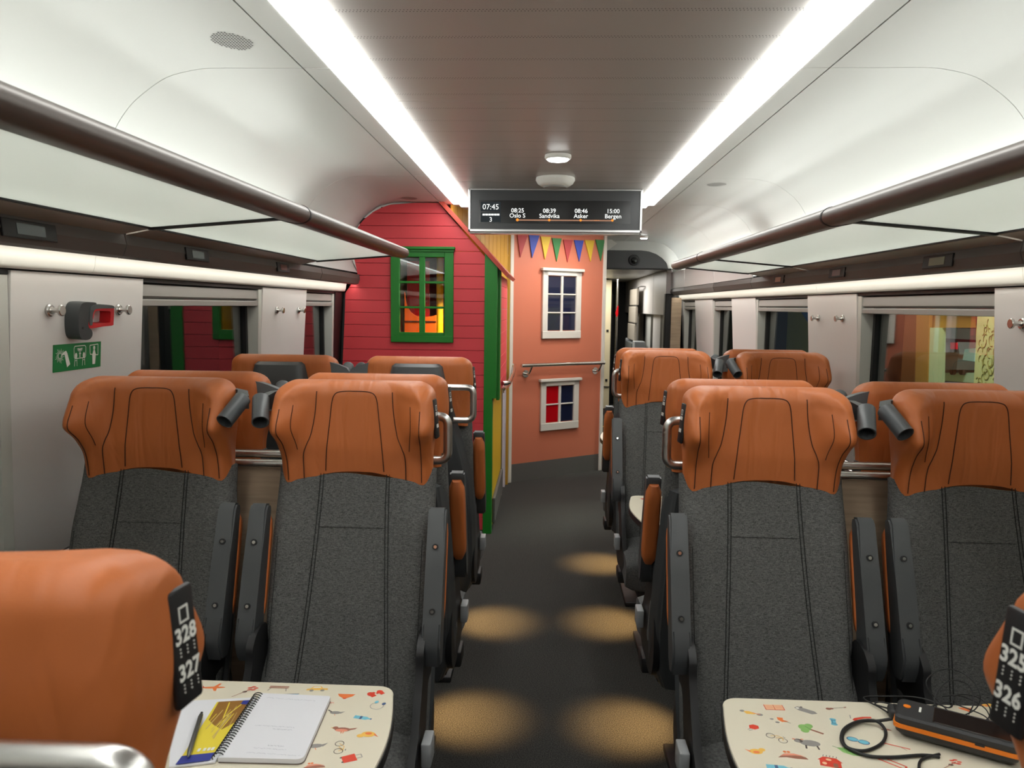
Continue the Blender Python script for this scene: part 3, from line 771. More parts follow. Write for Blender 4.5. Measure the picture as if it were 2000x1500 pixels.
ICONS = {
 'tree': [('brown', ln(0, -1, 0, .1, .2)), ('green', ell(0, .45, .45, .5)), ('green', ell(-.4, .3, .35, .32)), ('green', ell(.42, .28, .35, .32)), ('dgreen', ln(0, 0, .2, .5, .05))],
 'bird': [('brown', ell(0, 0, .62, .3)), ('pink', ell(-.05, -.12, .5, .2)), ('brown', ell(-.6, .2, .22, .2)), ('brown', [(.4, .12), (1.1, .3), (.95, .08), (.45, -.1)]), ('orange', ln(0, -.3, 0, -.55)), ('orange', ln(.15, -.3, .15, -.55)), ('yellow', [(-.8, .24), (-1, .18), (-.8, .12)])],
 'chick': [('yellow', ell(-.1, 0, .6, .42)), ('yellow', ell(.5, .3, .3, .26)), ('orange', [(-.6, .1), (-1.05, .35), (-.6, -.2)]), ('orange', ell(-.1, -.1, .3, .18))],
 'book': [('red', [(-1, -.5), (1, -.5), (1, .55), (-1, .55)]), ('peach', [(-.92, -.42), (-.03, -.42), (-.03, .55), (-.92, .55)]), ('peach', [(.03, -.42), (.92, -.42), (.92, .55), (.03, .55)])] + [('pink', ln(-.8, q, -.15, q, .04)) for q in (.3, .1, -.1)] + [('pink', ln(.15, q, .8, q, .04)) for q in (.3, .1, -.1)],
 'bench': [('brown', [(-1, .1), (1, .1), (1, .3), (-1, .3)]), ('brown', [(-1, -.15), (1, -.15), (1, .02), (-1, .02)]), ('dark', ln(-.8, -.15, -.95, -.7)), ('dark', ln(.8, -.15, .95, -.7))],
 'tub': [('blue', [(-1, .4), (1, .4), (.7, -.4), (-.5, -.4)]), ('navy', ln(-1.05, .42, 1.05, .42, .1))],
 'bowl': [('orange', [(-1, .5), (1, .5), (.75, 0), (.25, -.4), (-.25, -.4), (-.75, 0)]), ('red', [(-.25, -.4), (.25, -.4), (.1, -.6), (-.1, -.6)])],
 'plane': [('orange', ell(0, 0, 1, .16)), ('orange', [(-.1, 0), (.3, .7), (.5, .7), (.3, 0)]), ('orange', [(-.1, 0), (.2, -.6), (.4, -.6), (.3, 0)]), ('red', [(-.9, 0), (-1, .35), (-.75, .05)])],
 'car': [('yellow', [(-1, -.2), (1, -.2), (.95, .1), (.5, .15), (.3, .5), (-.45, .5), (-.65, .15), (-.98, .05)]), ('grey', ell(-.5, -.25, .2, .2)), ('grey', ell(.5, -.25, .2, .2)), ('white', [(-.35, .4), (.2, .4), (.35, .18), (-.5, .18)])],
 'bike': [('dark', p) for p in ring_(-.6, 0, .42)] + [('dark', p) for p in ring_(.6, 0, .42)] + [('yellow', ln(-.6, 0, -.1, .45)), ('yellow', ln(-.1, .45, .4, .4)), ('yellow', ln(.4, .4, .6, 0)), ('yellow', ln(-.1, -.02, .4, .4)), ('dark', ln(.3, .62, .55, .6))],
 'case': [('red', [(-.5, -.7), (.5, -.7), (.55, .5), (-.55, .5)]), ('grey', ln(-.25, .5, -.25, 1, .08)), ('grey', ln(.25, .5, .25, 1, .08)), ('grey', ln(-.25, 1, .25, 1, .08)), ('dark', ell(-.35, -.75, .1, .1)), ('dark', ell(.35, -.75, .1, .1))],
 'bottle': [('blue', [(-.9, -.3), (.5, -.3), (.75, -.12), (.95, -.12), (.95, .12), (.75, .12), (.5, .3), (-.9, .3)]), ('navy', [(-.25, -.3), (0, -.3), (0, .3), (-.25, .3)]), ('navy', [(.95, -.12), (1.1, -.12), (1.1, .12), (.95, .12)])],
 'sheep': [('grey', ell(.1, .1, .7, .4)), ('dark', ell(-.65, .3, .3, .24)), ('grey', ell(-.75, .25, .2, .18)), ('dark', ln(-.25, -.2, -.3, -.65, .12)), ('dark', ln(.5, -.2, .55, -.65, .12)), ('pink', ell(-.38, .5, .12, .07)), ('pink', ell(-.95, .45, .12, .07))],
 'seal': [('grey', [(-.9, .5), (-.5, .75), (-.1, .5), (.8, -.1), (.95, -.5), (.4, -.65), (-.6, 0)]), ('white', ell(-.6, .42, .16, .14)), ('dark', ell(-.2, .62, .12, .1))],
 'goggles': [('navy', ell(-.5, .12, .55, .42)), ('navy', ell(.5, -.08, .55, .42)), ('blue', ell(-.5, .12, .45, .32)), ('blue', ell(.5, -.08, .45, .32)), ('blue', [(-.2, .2), (.2, .15), (.2, -.1), (-.2, -.05)])],
 'house': [('red', [(-.8, -.6), (.8, -.6), (.8, .2), (-.8, .2)]), ('red', [(-.95, .2), (.95, .2), (.5, .75), (-.5, .75)]), ('peach', ell(-.1, .4, .22, .16)), ('peach', ell(-.45, -.2, .18, .18)), ('brown', [(.2, -.6), (.55, -.6), (.55, 0), (.2, 0)])] + [('dark', ln(-.5+.25*i, .78, -.45+.25*i, 1, .05)) for i in range(5)],
 'leaf': [('green', [(-.9, 0), (-.3, .38), (.4, .34), (1, 0), (.4, -.34), (-.3, -.38)]), ('dgreen', ln(-1.2, 0, .9, 0, .05)), ('dgreen', ln(-.3, 0, 0, .3, .03)), ('dgreen', ln(.2, 0, .5, .26, .03)), ('dgreen', ln(-.3, 0, 0, -.3, .03))],
 'mitten': [('red', ell(-.45, .1, .4, .5)), ('red', ell(-.02, .12, .14, .22)), ('red', [(-.75, -.6), (-.15, -.6), (-.15, -.2), (-.75, -.2)]), ('red', ell(.6, -.15, .35, .42)), ('red', ell(.2, -.2, .13, .2)), ('red', [(.35, -.8), (.85, -.8), (.85, -.45), (.35, -.45)])],
 'phones': [('grey', p) for i, p in enumerate(ring_(0, 0, .8, .07, 20)) if 2 <= i <= 17] + [('blue', ell(.72, .5, .3, .22)), ('navy', ell(.72, -.5, .3, .22))],
 'flower': [('red', ell(.6+.28*math.cos(q*1.2566), .5+.28*math.sin(q*1.2566), .2, .1)) for q in range(5)] + [('dark', ell(0, .05, .2, .14)), ('brown', ln(-1, -.6, .6, .5, .06))],
 'scoot': [('grey', ell(-.8, .3, .24, .2)), ('yellow', [(-.7, .25), (-.2, .3), (.4, -.1), (.3, -.3), (-.5, -.25)]), ('grey', ell(.75, -.35, .3, .22)), ('orange', ln(.1, 0, .8, -.35, .1))],
 'stroll': [('orange', [(-.1, .6), (.5, .5), (.4, .1), (.9, -.2), (.2, -.3), (-.1, .1)]), ('grey', ell(-.7, .2, .2, .14)), ('grey', ell(-.3, -.4, .22, .16)), ('dark', ln(.4, -.2, 1, -.5, .05))],
 'bag': [('red', [(-.6, -.3), (0, -.6), (.6, -.3), (.65, .3), (.1, .6), (-.5, .4)]), ('grey', ln(-.5, -.4, -.9, -.6, .1)), ('grey', ln(-.3, -.7, -.8, -.85, .1))],
 'skate': [('blue', ell(0, .65, .45, .3)), ('blue', ell(0, -.65, .45, .3)), ('blue', [(-.32, -.6), (.32, -.6), (.32, .6), (-.32, .6)])] + [('navy', ln(-.3, q, .3, q, .06)) for q in (-.5, -.3, .3, .5)] + [('navy', ln(-.15, -.3, -.15, .3, .05))],
 'phone': [('red', [(-.9, -.3), (-.6, 0), (.2, .25), (.95, .3), (.95, .05), (.3, 0), (-.4, -.25), (-.7, -.5)]), ('grey', ln(-.95, -.1, -.8, .5, .08))],
 'fish': [('brown', [(-1, -.2), (-.5, .25), (.1, .3), (.9, -.1), (1, -.35), (.2, -.3), (-.4, -.15)]), ('pink', [(-.8, 0), (-.4, .3), (.2, .32), (.9, 0), (.2, .1)]), ('orange', ell(-.35, .5, .12, .12)), ('orange', ell(-.1, .48, .12, .12))],
 'stick': [('red', ln(-1, .5, 1, -.4, .14)), ('brown', ln(.2, 0, .6, -.6, .06))],
 'frame': [('red', ln(-.8, .6, .8, -.8, .12)), ('red', ln(-.3, .75, 1.1, -.5, .12)), ('red', ln(-.8, .6, -.3, .75, .12)), ('red', ln(.8, -.8, 1.1, -.5, .12))],
 'goose': [('grey', ell(0, 0, .6, .3)), ('dark', ln(-.4, .1, -.9, .5, .16)), ('grey', [(.4, .1), (1, .3), (.6, -.2)]), ('orange', ln(0, -.3, .1, -.6, .05))],
 'guitar': [('brown', ell(-.75, -.1, .26, .2)), ('brown', ell(-.45, -.05, .18, .15)), ('dark', ln(-.4, 0, .95, .25, .05)), ('brown', ln(.8, .2, 1.05, .32, .14))],
}
def table(s, yfar, label, icons, yoff=0, group='bay tables with a printed cream top'):
    t = thing('table', label, 'table', (0, 0, 0), 0, group)
    d = .43; zt = .71; yn = yfar-d; ym = (yfar+yn)/2
    pts = []
    r = .035
    for i in range(9):                         # aisle end, slightly bowed, rounded corners
        q = i/8*PI/2; pts.append((.330+r-r*math.sin(q), yfar-r+r*math.cos(q)))
    for i in range(1, 12):
        u = i/12; pts.append((.330-.022*math.sin(u*PI), yfar-r-(d-2*r)*u))
    for i in range(9):
        q = i/8*PI/2; pts.append((.330+r-r*math.cos(q), yn+r-r*math.sin(q)))
    pts += [(1.38, yn), (1.38, yfar)]
    cx = (.330+1.38)/2
    def scl(k): return [(s*(cx+(x-cx)*(1-k/.52)), ym+(y-ym)*(1-k/(d/2))) for x, y in pts]
    m = MB(); n = len(pts)
    top = scl(.004); m.loft([[(x, y, zt-.004) for x, y in scl(.002)], [(x, y, zt-.0006) for x, y in scl(.003)], [(x, y, zt) for x, y in top]])
    m.build('table_top', TOP, t)
    m = MB(); m.loft([[(x, y, zt-.032) for x, y in scl(.012)], [(x, y, zt-.026) for x, y in scl(0)], [(x, y, zt-.0045) for x, y in scl(0)]]); m.build('table_edge', EDGE, t)
    m = MB(); m.bbox(*sorted((s*1.15, s*1.40)), ym-.05, ym+.05, .56, zt-.03, .008); m.bbox(*sorted((s*.6, s*1.2)), ym-.03, ym+.03, zt-.055, zt-.03, .006)
    m.build('wall_bracket', PLB, t)
    m = MB(); lay = 0
    for kind, x, y, sz, rot in icons:
        for k, (c, poly) in enumerate(ICONS[kind]):
            m.cur = INAMES.index(c); zz = zt+.0002+.00006*(k % 9)
            ca, sa = math.cos(rot), math.sin(rot)
            P = [(x+sz*(px*ca-py*sa), y+sz*(px*sa+py*ca), zz) for px, py in poly]
            m.poly(P)
    o = m.build('printed_pictures', IMATS, t, recalc=False)
    for p in o.data.polygons:
        if p.normal.z < 0: p.flip()
    o.data.update(); o['kind'] = 'stuff'
    return t
def px_icons(lst, Z=.71):
    out = []
    for kind, px, py, sz, rot in lst:
        p = at(px, py, Z=Z); out.append((kind, p.x, p.y, sz, rot))
    return out
left_i = px_icons([('plane', 417, 1343, .024, .1), ('flower', 478, 1352, .024, .3), ('bench', 545, 1343, .02, 0), ('car', 620, 1346, .022, .1), ('tub', 562, 1360, .02, .1), ('bowl', 675, 1360, .018, 0),
   ('mitten', 732, 1354, .018, .8), ('phones', 736, 1379, .017, 1.2), ('goose', 655, 1392, .018, 0), ('bottle', 707, 1402, .018, -.2), ('bird', 669, 1425, .024, 0), ('chick', 717, 1434, .022, 3.1),
   ('bike', 662, 1460, .02, -1.4), ('case', 684, 1481, .02, -1.1), ('goose', 616, 1457, .022, .2), ('fish', 612, 1497, .02, .3), ('stick', 640, 1372, .012, .3)])
left_i += [('tree', -.85, 1.2, .03, .4), ('sheep', -1.0, 1.45, .025, 0), ('book', -.9, 1.5, .02, .1), ('house', -1.15, 1.3, .03, .1), ('leaf', -.75, 1.15, .03, .5), ('bowl', -.45, 1.15, .02, .2)]
right_i = px_icons([('scoot', 1467, 1392, .02, 0), ('book', 1512, 1382, .019, 0), ('seal', 1573, 1388, .021, 0), ('guitar', 1633, 1384, .021, 0), ('stroll', 1522, 1407, .019, 0), ('skate', 1628, 1410, .014, -.2),
   ('phone', 1682, 1403, .022, 0), ('bag', 1472, 1420, .015, 0), ('tree', 1583, 1425, .024, .95), ('bike', 1517, 1442, .02, -.7), ('sheep', 1580, 1453, .026, -.1), ('goggles', 1676, 1447, .019, -.3),
   ('chick', 1479, 1468, .02, 0), ('leaf', 1658, 1468, .024, -.6), ('fish', 1547, 1477, .026, 0), ('house', 1622, 1490, .022, -.25), ('bottle', 1520, 1499, .022, -.1), ('stick', 1752, 1458, .02, 0), ('frame', 1735, 1489, .024, 0),
   ('flower', 1858, 1495, .022, 0), ('bowl', 1888, 1386, .014, 0), ('chick', 1928, 1378, .014, 0), ('leaf', 1915, 1413, .016, 0), ('fish', 1730, 1425, .01, 0)])
right_i += [('tree', .9, 1.2, .03, .4), ('sheep', 1.05, 1.45, .025, 0), ('car', 1.1, 1.3, .025, .1), ('house', 1.2, 1.2, .03, .1), ('plane', .6, 1.18, .02, .1)]
far_i = [('case', 0.379, 3.142, .014, .4), ('bowl', 0.403, 3.084, .022, 0), ('chick', 0.393, 3.027, .022, 0), ('bike', 0.408, 2.961, .02, 0), ('case', 0.446, 2.913, .02, .3), ('fish', 0.446, 3.151, .02, 0), ('goggles', 0.474, 2.989, .016, 0), ('tree', 0.522, 3.094, .025, 0), ('bird', 0.570, 2.951, .025, 0), ('house', 0.665, 3.046, .03, 0), ('seal', 0.760, 2.951, .03, 0), ('leaf', 0.855, 3.046, .03, 0)]
table(-1, 1.516, 'cream printed table with the open notebook on it, bottom left', left_i)
table(1, 1.516, 'cream printed table with cables and the handheld terminal on it, bottom right', right_i)
table(1, 3.20, 'far cream printed table, only its corner seen beside the right aisle seat', far_i)
table(1, 4.85, 'farthest table end, just visible beside the salmon wall', [])

# ================================================================== PLAYHOUSE
YH = 4.95
ph = thing('playhouse', 'red boarded playhouse front with green window and green corner post', 'playhouse')
def xl(z):       # left outline follows the bowed ceiling shell
    tab = [(0, -1.37), (.8, -1.37), (1.575, -1.33), (1.60, -1.31), (1.69, -1.25), (1.76, -1.265), (1.84, -1.284), (1.90, -1.286), (1.95, -1.268), (2.0, -1.24), (2.04, -1.205), (2.08, -1.155), (2.11, -1.10), (2.13, -1.05), (2.142, -.97), (2.146, -.85)]
    for (z0, x0), (z1, x1) in zip(tab[:-1], tab[1:]):
        if z0 <= z <= z1: return x0+(x1-x0)*(z-z0)/(z1-z0)
    return -.9
def xr(z): return -.42 if z < 1.80 else -.42-(z-1.80)*(.30/.336)
ZW0, ZW1, XW0, XW1 = 1.258, 1.866, -1.032, -.628
pk = .0792; z = 0.02; k = 0
while z < 2.146:
    z1 = min(z+pk, 2.146)
    def piece(xa, xb, za, zb):
        n_ = 5; L_ = []; R_ = []
        for i in range(n_+1):
            q = za+.001+(zb-za-.002)*i/n_
            L_.append((max(xl(q), xa) if xa is not None else xl(q), q)); R_.append((min(xr(q), xb) if xb is not None else xr(q), q))
        P = L_[::-1] + R_
        P = [p for i, p in enumerate(P) if i == 0 or (abs(p[0]-P[i-1][0])+abs(p[1]-P[i-1][1])) > 1e-5]
        m = MB(); n2 = len(P)
        fr = [(x, YH+.0, q) for x, q in P]; cx = sum(p[0] for p in P)/n2; cz = sum(p[1] for p in P)/n2
        inner = [(x, YH, (q if abs(q-za) > .002 and abs(q-zb) > .002 else (q+.0012 if abs(q-za) <= .002 else q-.0012))) for x, q in P]
        m.loft([[(x, YH+.02, q) for x, q in P], [(x, YH+.002, q) for x, q in P], inner]); m.build('plank', RED, ph)
    lo, hi = z, z1
    if hi <= ZW0 or lo >= ZW1: piece(None, None, lo, hi)
    else:
        piece(None, XW0+.02, lo, hi); piece(XW1-.02, None, lo, hi)
        if lo < ZW0+.02: piece(XW0+.02, XW1-.02, lo, min(hi, ZW0+.03))
        if hi > ZW1-.02: piece(XW0+.02, XW1-.02, max(lo, ZW1-.03), hi)
    z += pk; k += 1
bk_ = MB(); bk_.box(-1.33, -.44, YH+.021, YH+.03, 0, 1.26); bk_.box(-1.24, -1.02, YH+.021, YH+.03, 1.26, 2.05); bk_.box(-.64, -.44, YH+.021, YH+.03, 1.26, 1.78); bk_.prism([(-1.15, 1.86), (-.5, 1.86), (-.74, 2.12), (-1.1, 2.12)], YH+.021, YH+.03)
bk_.build('backing_board', DARK, ph)
# green window
wn = MB(); x0, x1 = XW0, XW1; zc0, zc1 = ZW0, ZW1
fw = .057
wn.bbox(x0, x0+fw, YH-.022, YH, zc0, zc1-.03, .002, 1); wn.build('window_frame', GREEN, ph)
wn = MB(); wn.bbox(x1-fw, x1, YH-.022, YH, zc0, zc1-.03, .002, 1); wn.build('window_frame', GREEN, ph)
wn = MB(); wn.bbox(x0, x1, YH-.024, YH, zc0, zc0+.043, .002, 1); wn.build('window_sill', GREEN, ph)
wn = MB(); wn.bbox(x0+fw, x1-fw, YH-.02, YH, zc0+.043, zc0+.064, .002, 1); wn.build('window_frame', GREEN, ph)
wn = MB(); wn.bbox(x0+fw, x1-fw, YH-.02, YH, 1.803, 1.838, .002, 1); wn.build('window_frame', GREEN, ph)
wn = MB(); wn.bbox(x0-.004, x1+.004, YH-.03, YH, 1.835, 1.85, .002, 1); wn.bbox(x0-.008, x1+.010, YH-.042, YH, 1.85, 1.868, .004, 2); wn.build('window_cornice', GREEN, ph)
xm = (x0+x1)/2
wn = MB(); wn.bbox(xm-.018, xm+.018, YH-.017, YH, zc0+.06, 1.805, .002, 1); wn.build('mullion', GREEN, ph)
gz0, gz1 = zc0+.064, 1.803
for i in (1, 2):
    zz = gz0+(gz1-gz0)*i/3
    for a_, b_ in ((x0+fw, xm-.018), (xm+.018, x1-fw)):
        wn = MB(); wn.bbox(a_, b_, YH-.014, YH, zz-.007, zz+.007, .002, 1); wn.build('glazing_bar', GREEN, ph)
for i in range(3):
    for a_, b_ in ((x0+fw, xm-.018), (xm+.018, x1-fw)):
        zz = gz0+(gz1-gz0)*i/3
        wn = MB(); wn.box(a_, b_, YH-.006, YH-.003, zz+.005, zz+(gz1-gz0)/3-.005); wn.build('pane', PANE2, ph)
# corner post, side cladding and roof edge
m = MB(); m.prism([(-.428, 0), (-.372, 0), (-.372, .9), (-.350, .9), (-.346, 1.745), (-.428, 1.835)], YH-.012, YH+.06); m.build('corner_post', GREEN, ph)
m = MB(); m.bbox(-.352, -.330, YH+.06, YH+.16, .88, 1.74, .003, 1); m.build('side_trim', GREEN, ph)
for i in range(10):
    z0 = .92+.0792*i
    m = MB(); m.bbox(-.352, -.334, YH+.161, YH+1.0, z0+.001, min(z0+.078, 1.70), .0015, 1); m.build('side_plank', RED, ph)
m = MB(); m.bbox(-.40, -.372, YH+.06, YH+1.02, 0.03, 1.72, .002, 1); m.build('side_wall', YEL, ph)
m = MB(); m.bbox(-.378, -.362, YH+1.02, YH+1.05, .0, .97, .003, 1); m.build('edge_profile', ALU, ph)
m = MB(); A = Vector((-.735, 0, 2.15)); B = Vector((-.29, 0, 1.672)); dr = (B-A).normalized(); nr = Vector((-dr.z, 0, dr.x))
q = [A, B, B+nr*.026, A+nr*.0]
if q[2].x < q[1].x: nr = -nr
pp = [(A.x, 2.15), (B.x, B.z), (B.x+nr.x*.03, B.z+abs(nr.z)*.03), (A.x+.03*nr.x+.0, 2.15)]
m.prism([(-.725, 2.149), (-.29, 1.684), (-.272, 1.702), (-.69, 2.149)], YH-.03, YH+1.0); m.build('roof_edge', REDS, ph)
# things inside the playhouse
sl = thing('play_slide', 'orange and red play slide seen through the green playhouse window', 'slide', (0, 0, 0))
SOR = mat('orange play plastic', (246, 100, 20), .35); SRD = mat('red play plastic', (206, 18, 22), .4); SYL = mat('yellow pole', (236, 180, 20), .3)
arc = [(-.992+.10*(1-math.cos(q/8*PI/2)), 1.585-.165*math.sin(q/8*PI/2)) for q in range(9)]
P = [(-.992, 1.1), (-.775, 1.1), (-.775, 1.432), (-.80, 1.424), (-.84, 1.419)] + arc[::-1]
m = MB(); m.prism(P, 5.2, 5.215); m.build('slide_side', SOR, sl)
m = MB(); m.box(-.992, -.775, 5.192, 5.2, 1.385, 1.390); m.build('slide_joint', PLB, sl)
m = MB(); m.box(-1.0, -.845, 5.34, 5.37, .6, 1.80); m.build('slide_chute', SRD, sl)
pl = MB(); pl.tube([(-.765, 5.3, 0), (-.765, 5.3, 2.1)], .024, 18); tag(pl.build('play_pole', SYL, smooth=50), 'yellow pole behind the right panes of the green playhouse window', 'pole')
m = MB(); m.box(-1.35, -.4, 6.25, 6.28, 0, 2.14); o = m.build('wall_playroom', mat('dark red playroom wall', (120, 20, 26), .5)); sfy(o)
m = MB(); m.box(-1.06, -1.02, 5.05, 6.2, 0.3, 2.0); o = m.build('trim_1', mat('dark green play panel', (40, 52, 34), .6)); sfy(o)

# ochre boarded wall rising above the roof edge, and the door jambs beside the salmon wall
A = Vector((-.665, 5.06, 0)); B = Vector((-.36, 6.26, 0)); d_ = (B-A)
ob = struct('wall_ochre')
nb = 13
for i in range(nb):
    p0 = A+d_*(i/nb+.002); p1 = A+d_*((i+1)/nb-.002); n_ = Vector((d_.y, -d_.x, 0)).normalized()*.012
    m = MB(); m.loft([[p0+Vector((0, 0, 1.55)), p1+Vector((0, 0, 1.55)), p1+n_+Vector((0, 0, 1.55)), p0+n_+Vector((0, 0, 1.55))], [p0+Vector((0, 0, 2.149)), p1+Vector((0, 0, 2.149)), p1+n_+Vector((0, 0, 2.149)), p0+n_+Vector((0, 0, 2.149))]])
    m.build('board', OCH, ob)
m = MB(); m.box(-.388, -.352, 6.26, 6.34, 0.0, 2.149); m.build('door_jamb', mat('pale lilac jamb', (206, 198, 204), .5), ob)
m = MB(); m.box(-.385, -.332, 6.345, 6.40, 0.0, 2.149); m.build('door_jamb', OCH, ob)
t = MB(); t.tube([(-.352, 6.33+.09*math.cos(a_), 1.78+.13*math.sin(a_)) for a_ in [i/24*2*PI for i in range(24)]], .006, 8, closed=True)
tag(t.build('oval_window', OCH, smooth=50), 'thin ochre oval ring mounted on the jamb beside the salmon wall', 'ring')
# grey step inside the doorway
m = MB(); m.bbox(-.372, -.352, 5.02, 5.95, .05, .22, .004, 1); m.build('door_step', SKIRT, ph)

# ================================================================== SALMON WALL
PA, PB = Vector((-.337, 6.413, 0)), Vector((.497, 7.012, 0))
pd = (PB-PA).normalized(); PM = frame(PA, pd, (0, 0, 1))        # local x along the wall, y up, z towards the camera
PL = (PB-PA).length
sw = struct('wall_salmon'); sw.matrix_world = PM
m = MB(); m.box(.03, PL-.03, .155, 2.149, -.03, 0); m.build('painted_panel', PEACH, sw)
m = MB(); m.box(.03, PL-.03, 0, .155, -.03, .002); m.build('skirting', SKIRT, sw)
for a_ in (-.002, PL-.032):
    m = MB(); m.bbox(a_, a_+.034, 0, 2.149, -.035, .014, .004, 2); m.build('edge_trim', IVO, sw)
def salmon_window(s0, s1, z0, z1, rows, label):
    t = thing('white_window', label, 'window', M=PM @ Matrix.Translation(((s0+s1)/2, z0, 0)), group='white framed windows in the salmon wall')
    w = (s1-s0)/2; h = z1-z0; f = .055
    for a_ in (-w, w-f):
        m = MB(); m.bbox(a_, a_+f, 0, h-.02, 0, .022, .003, 1); m.build('frame', IVO, t)
    m = MB(); m.bbox(-w, w, 0, f+.01, 0, .025, .003, 1); m.build('sill', IVO, t)
    m = MB(); m.bbox(-w, w, h-.06, h-.02, 0, .022, .003, 1); m.build('frame', IVO, t)
    m = MB(); m.bbox(-w-.018, w+.018, h-.022, h+.004, 0, .042, .006, 2); m.build('cornice', IVO, t)
    m = MB(); m.bbox(-.012, .012, f, h-.05, 0, .016, .002, 1); m.build('mullion', IVO, t)
    ih = h-.06-f-.01
    for i in range(1, rows):
        z_ = f+.01+ih*i/rows
        for xa, xb in ((-w+f, -.012), (.012, w-f)):
            m = MB(); m.bbox(xa, xb, z_-.006, z_+.006, 0, .014, .002, 1); m.build('glazing_bar', IVO, t)
    for i in range(rows):
        for k, (xa, xb) in enumerate(((-w+f, -.012), (.012, w-f))):
            z_ = f+.01+ih*i/rows; mm = MB(); mm.box(xa, xb, z_+.006, z_+ih/rows-.006, .001, .004)
            c = NAVY if rows == 3 else (SRP if k == 0 else NAVY)
            mm.build('pane', c, t)
NAVY = mat('navy glazed pane', (26, 32, 56), .06, spec=.8); SRP = mat('red glazed pane', (176, 10, 20), .15, spec=.6)
salmon_window(.326, .742, 1.222, 1.822, 3, 'white framed six-pane window high on the salmon wall')
salmon_window(.324, .738, .42, .87, 2, 'white framed four-pane window low on the salmon wall')
FLAGC = [('red', (168, 60, 62)), ('blue', (56, 76, 168)), ('yellow', (216, 182, 52)), ('green', (52, 122, 66))]
fx = [(1008, 1031, 1015, 458, 503), (1031, 1054, 1038, 459, 504), (1054, 1076, 1063, 462, 507), (1076, 1097, 1086, 465, 511), (1098, 1119, 1107, 468, 512), (1119, 1140, 1130, 469, 511), (1140, 1161, 1152, 469, 511), (1161, 1181, 1172, 468, 510)]
PMI = PM.inverted()
def on_salmon(x, y):
    w = PMI.to_3x3() @ (rx*(x-1000)+ry*(y-750)+fwd*FPX); o = PMI @ CAM; return o + w*(-o.z/w.z)
ORD = ['first', 'second', 'third', 'fourth', 'fifth', 'sixth', 'seventh', 'eighth']
for i, (a_, b_, c_, t_, u_) in enumerate(fx):
    n_, c = FLAGC[i % 4]
    P = [on_salmon(a_+1, t_), on_salmon(b_-1.5, t_+1), on_salmon(c_, u_)]
    m = MB(); m.prism([(p.x, p.y) for p in P], .004, .012, 'z')
    m.M = None
    o = m.build('pennant', mat('pennant '+n_, c, .6)); o.matrix_world = PM
    tag(o, '%s triangular pennant, %s from the left in the row above the windows' % (n_, ORD[i]), 'pennant', 'pennants on the salmon wall')
# handrails
def rail_on(t, pts, brs):
    m = MB(); m.tube(fillet(pts, .04, 6), .016, 14); m.build('rail', CHR, t, smooth=60)
    for a_ in brs:
        m = MB(); m.disc((a_[0], a_[1]-.075, .0), (0, 0, 1), .032, .006, 18); m.tube(fillet([(a_[0], a_[1]-.075, .004), (a_[0]+.0, a_[1]-.075, .05), (a_[0]+.02, a_[1]-.01, .065)], .03, 5), .010, 10); m.build('bracket', CHR, t, smooth=60)
t = thing('handrail', 'long steel handrail across the salmon wall', 'handrail', M=PM)
rail_on(t, [(.085, 1.002, .065), (.985, 1.0, .065)], [(.17, 1.0), (.93, 1.0)])
M2 = frame((-.334, 5.62, 0), (0, 1, 0), (0, 0, 1))
t = thing('handrail', 'short looped steel handrail beside the green corner post', 'handrail', M=M2)
m = MB(); m.tube(fillet([(-.35, .965, .008), (-.3, .965, .05), (.36, .965, .05), (.56, 1.015, .05), (.70, 1.015, .05)], .06, 6), .016, 14); m.build('rail', CHR, t, smooth=60)
m = MB(); m.tube(fillet([(-.1, .90, .008), (.2, .90, .03), (.42, .95, .05)], .08, 6), .012, 12); m.disc((-.1, .90, .0), (0, 0, 1), .03, .008, 18); m.build('bracket', CHR, t, smooth=60)

# ================================================================== FAR RIGHT END
bh = struct('wall_bulkhead')
zsh = [(x, z) for x, z in [(1.0, 2.06)]]
m = MB(); pr = [(.4, 1.885), (1.17, 1.885), (1.15, 1.94), (1.11, 1.985), (1.05, 2.025), (.98, 2.05), (.9, 2.06), (.4, 2.06)]
m.prism(pr, 7.75, 7.80); m.build('bulkhead', mat('black bulkhead', (76, 78, 80), .5), bh)
m = MB(); m.prism([(.4, 2.06), (.9, 2.06), (.98, 2.05), (1.05, 2.025), (1.11, 1.985), (1.15, 1.94), (1.17, 1.885), (1.5, 1.885), (1.5, 2.2), (.4, 2.2)], 7.74, 7.76); m.build('bulkhead_surround', WHITEC, bh)
m = MB(); m.box(.3, 1.5, 7.8, Y1, 1.885, 1.93); m.build('vestibule_ceiling', WHITEC, bh)
m = MB(); m.box(-.2, 1.5, 12.0, 12.1, 0, 1.9); sfy(m.build('wall_end', mat('near black wall', (26, 27, 28), .6)))
m = MB(); m.box(-.5, 1.5, 12.1, 12.2, 0, 2.3); m.box(-1.5, -.30, 6.5, 6.56, 0, 2.2); sfy(m.build('wall_closing', DARK))
m = MB(); m.bbox(.3, 1.2, 7.735, 7.75, 1.872, 1.885, .002, 1); m.build('bulkhead_edge', GASK, bh)
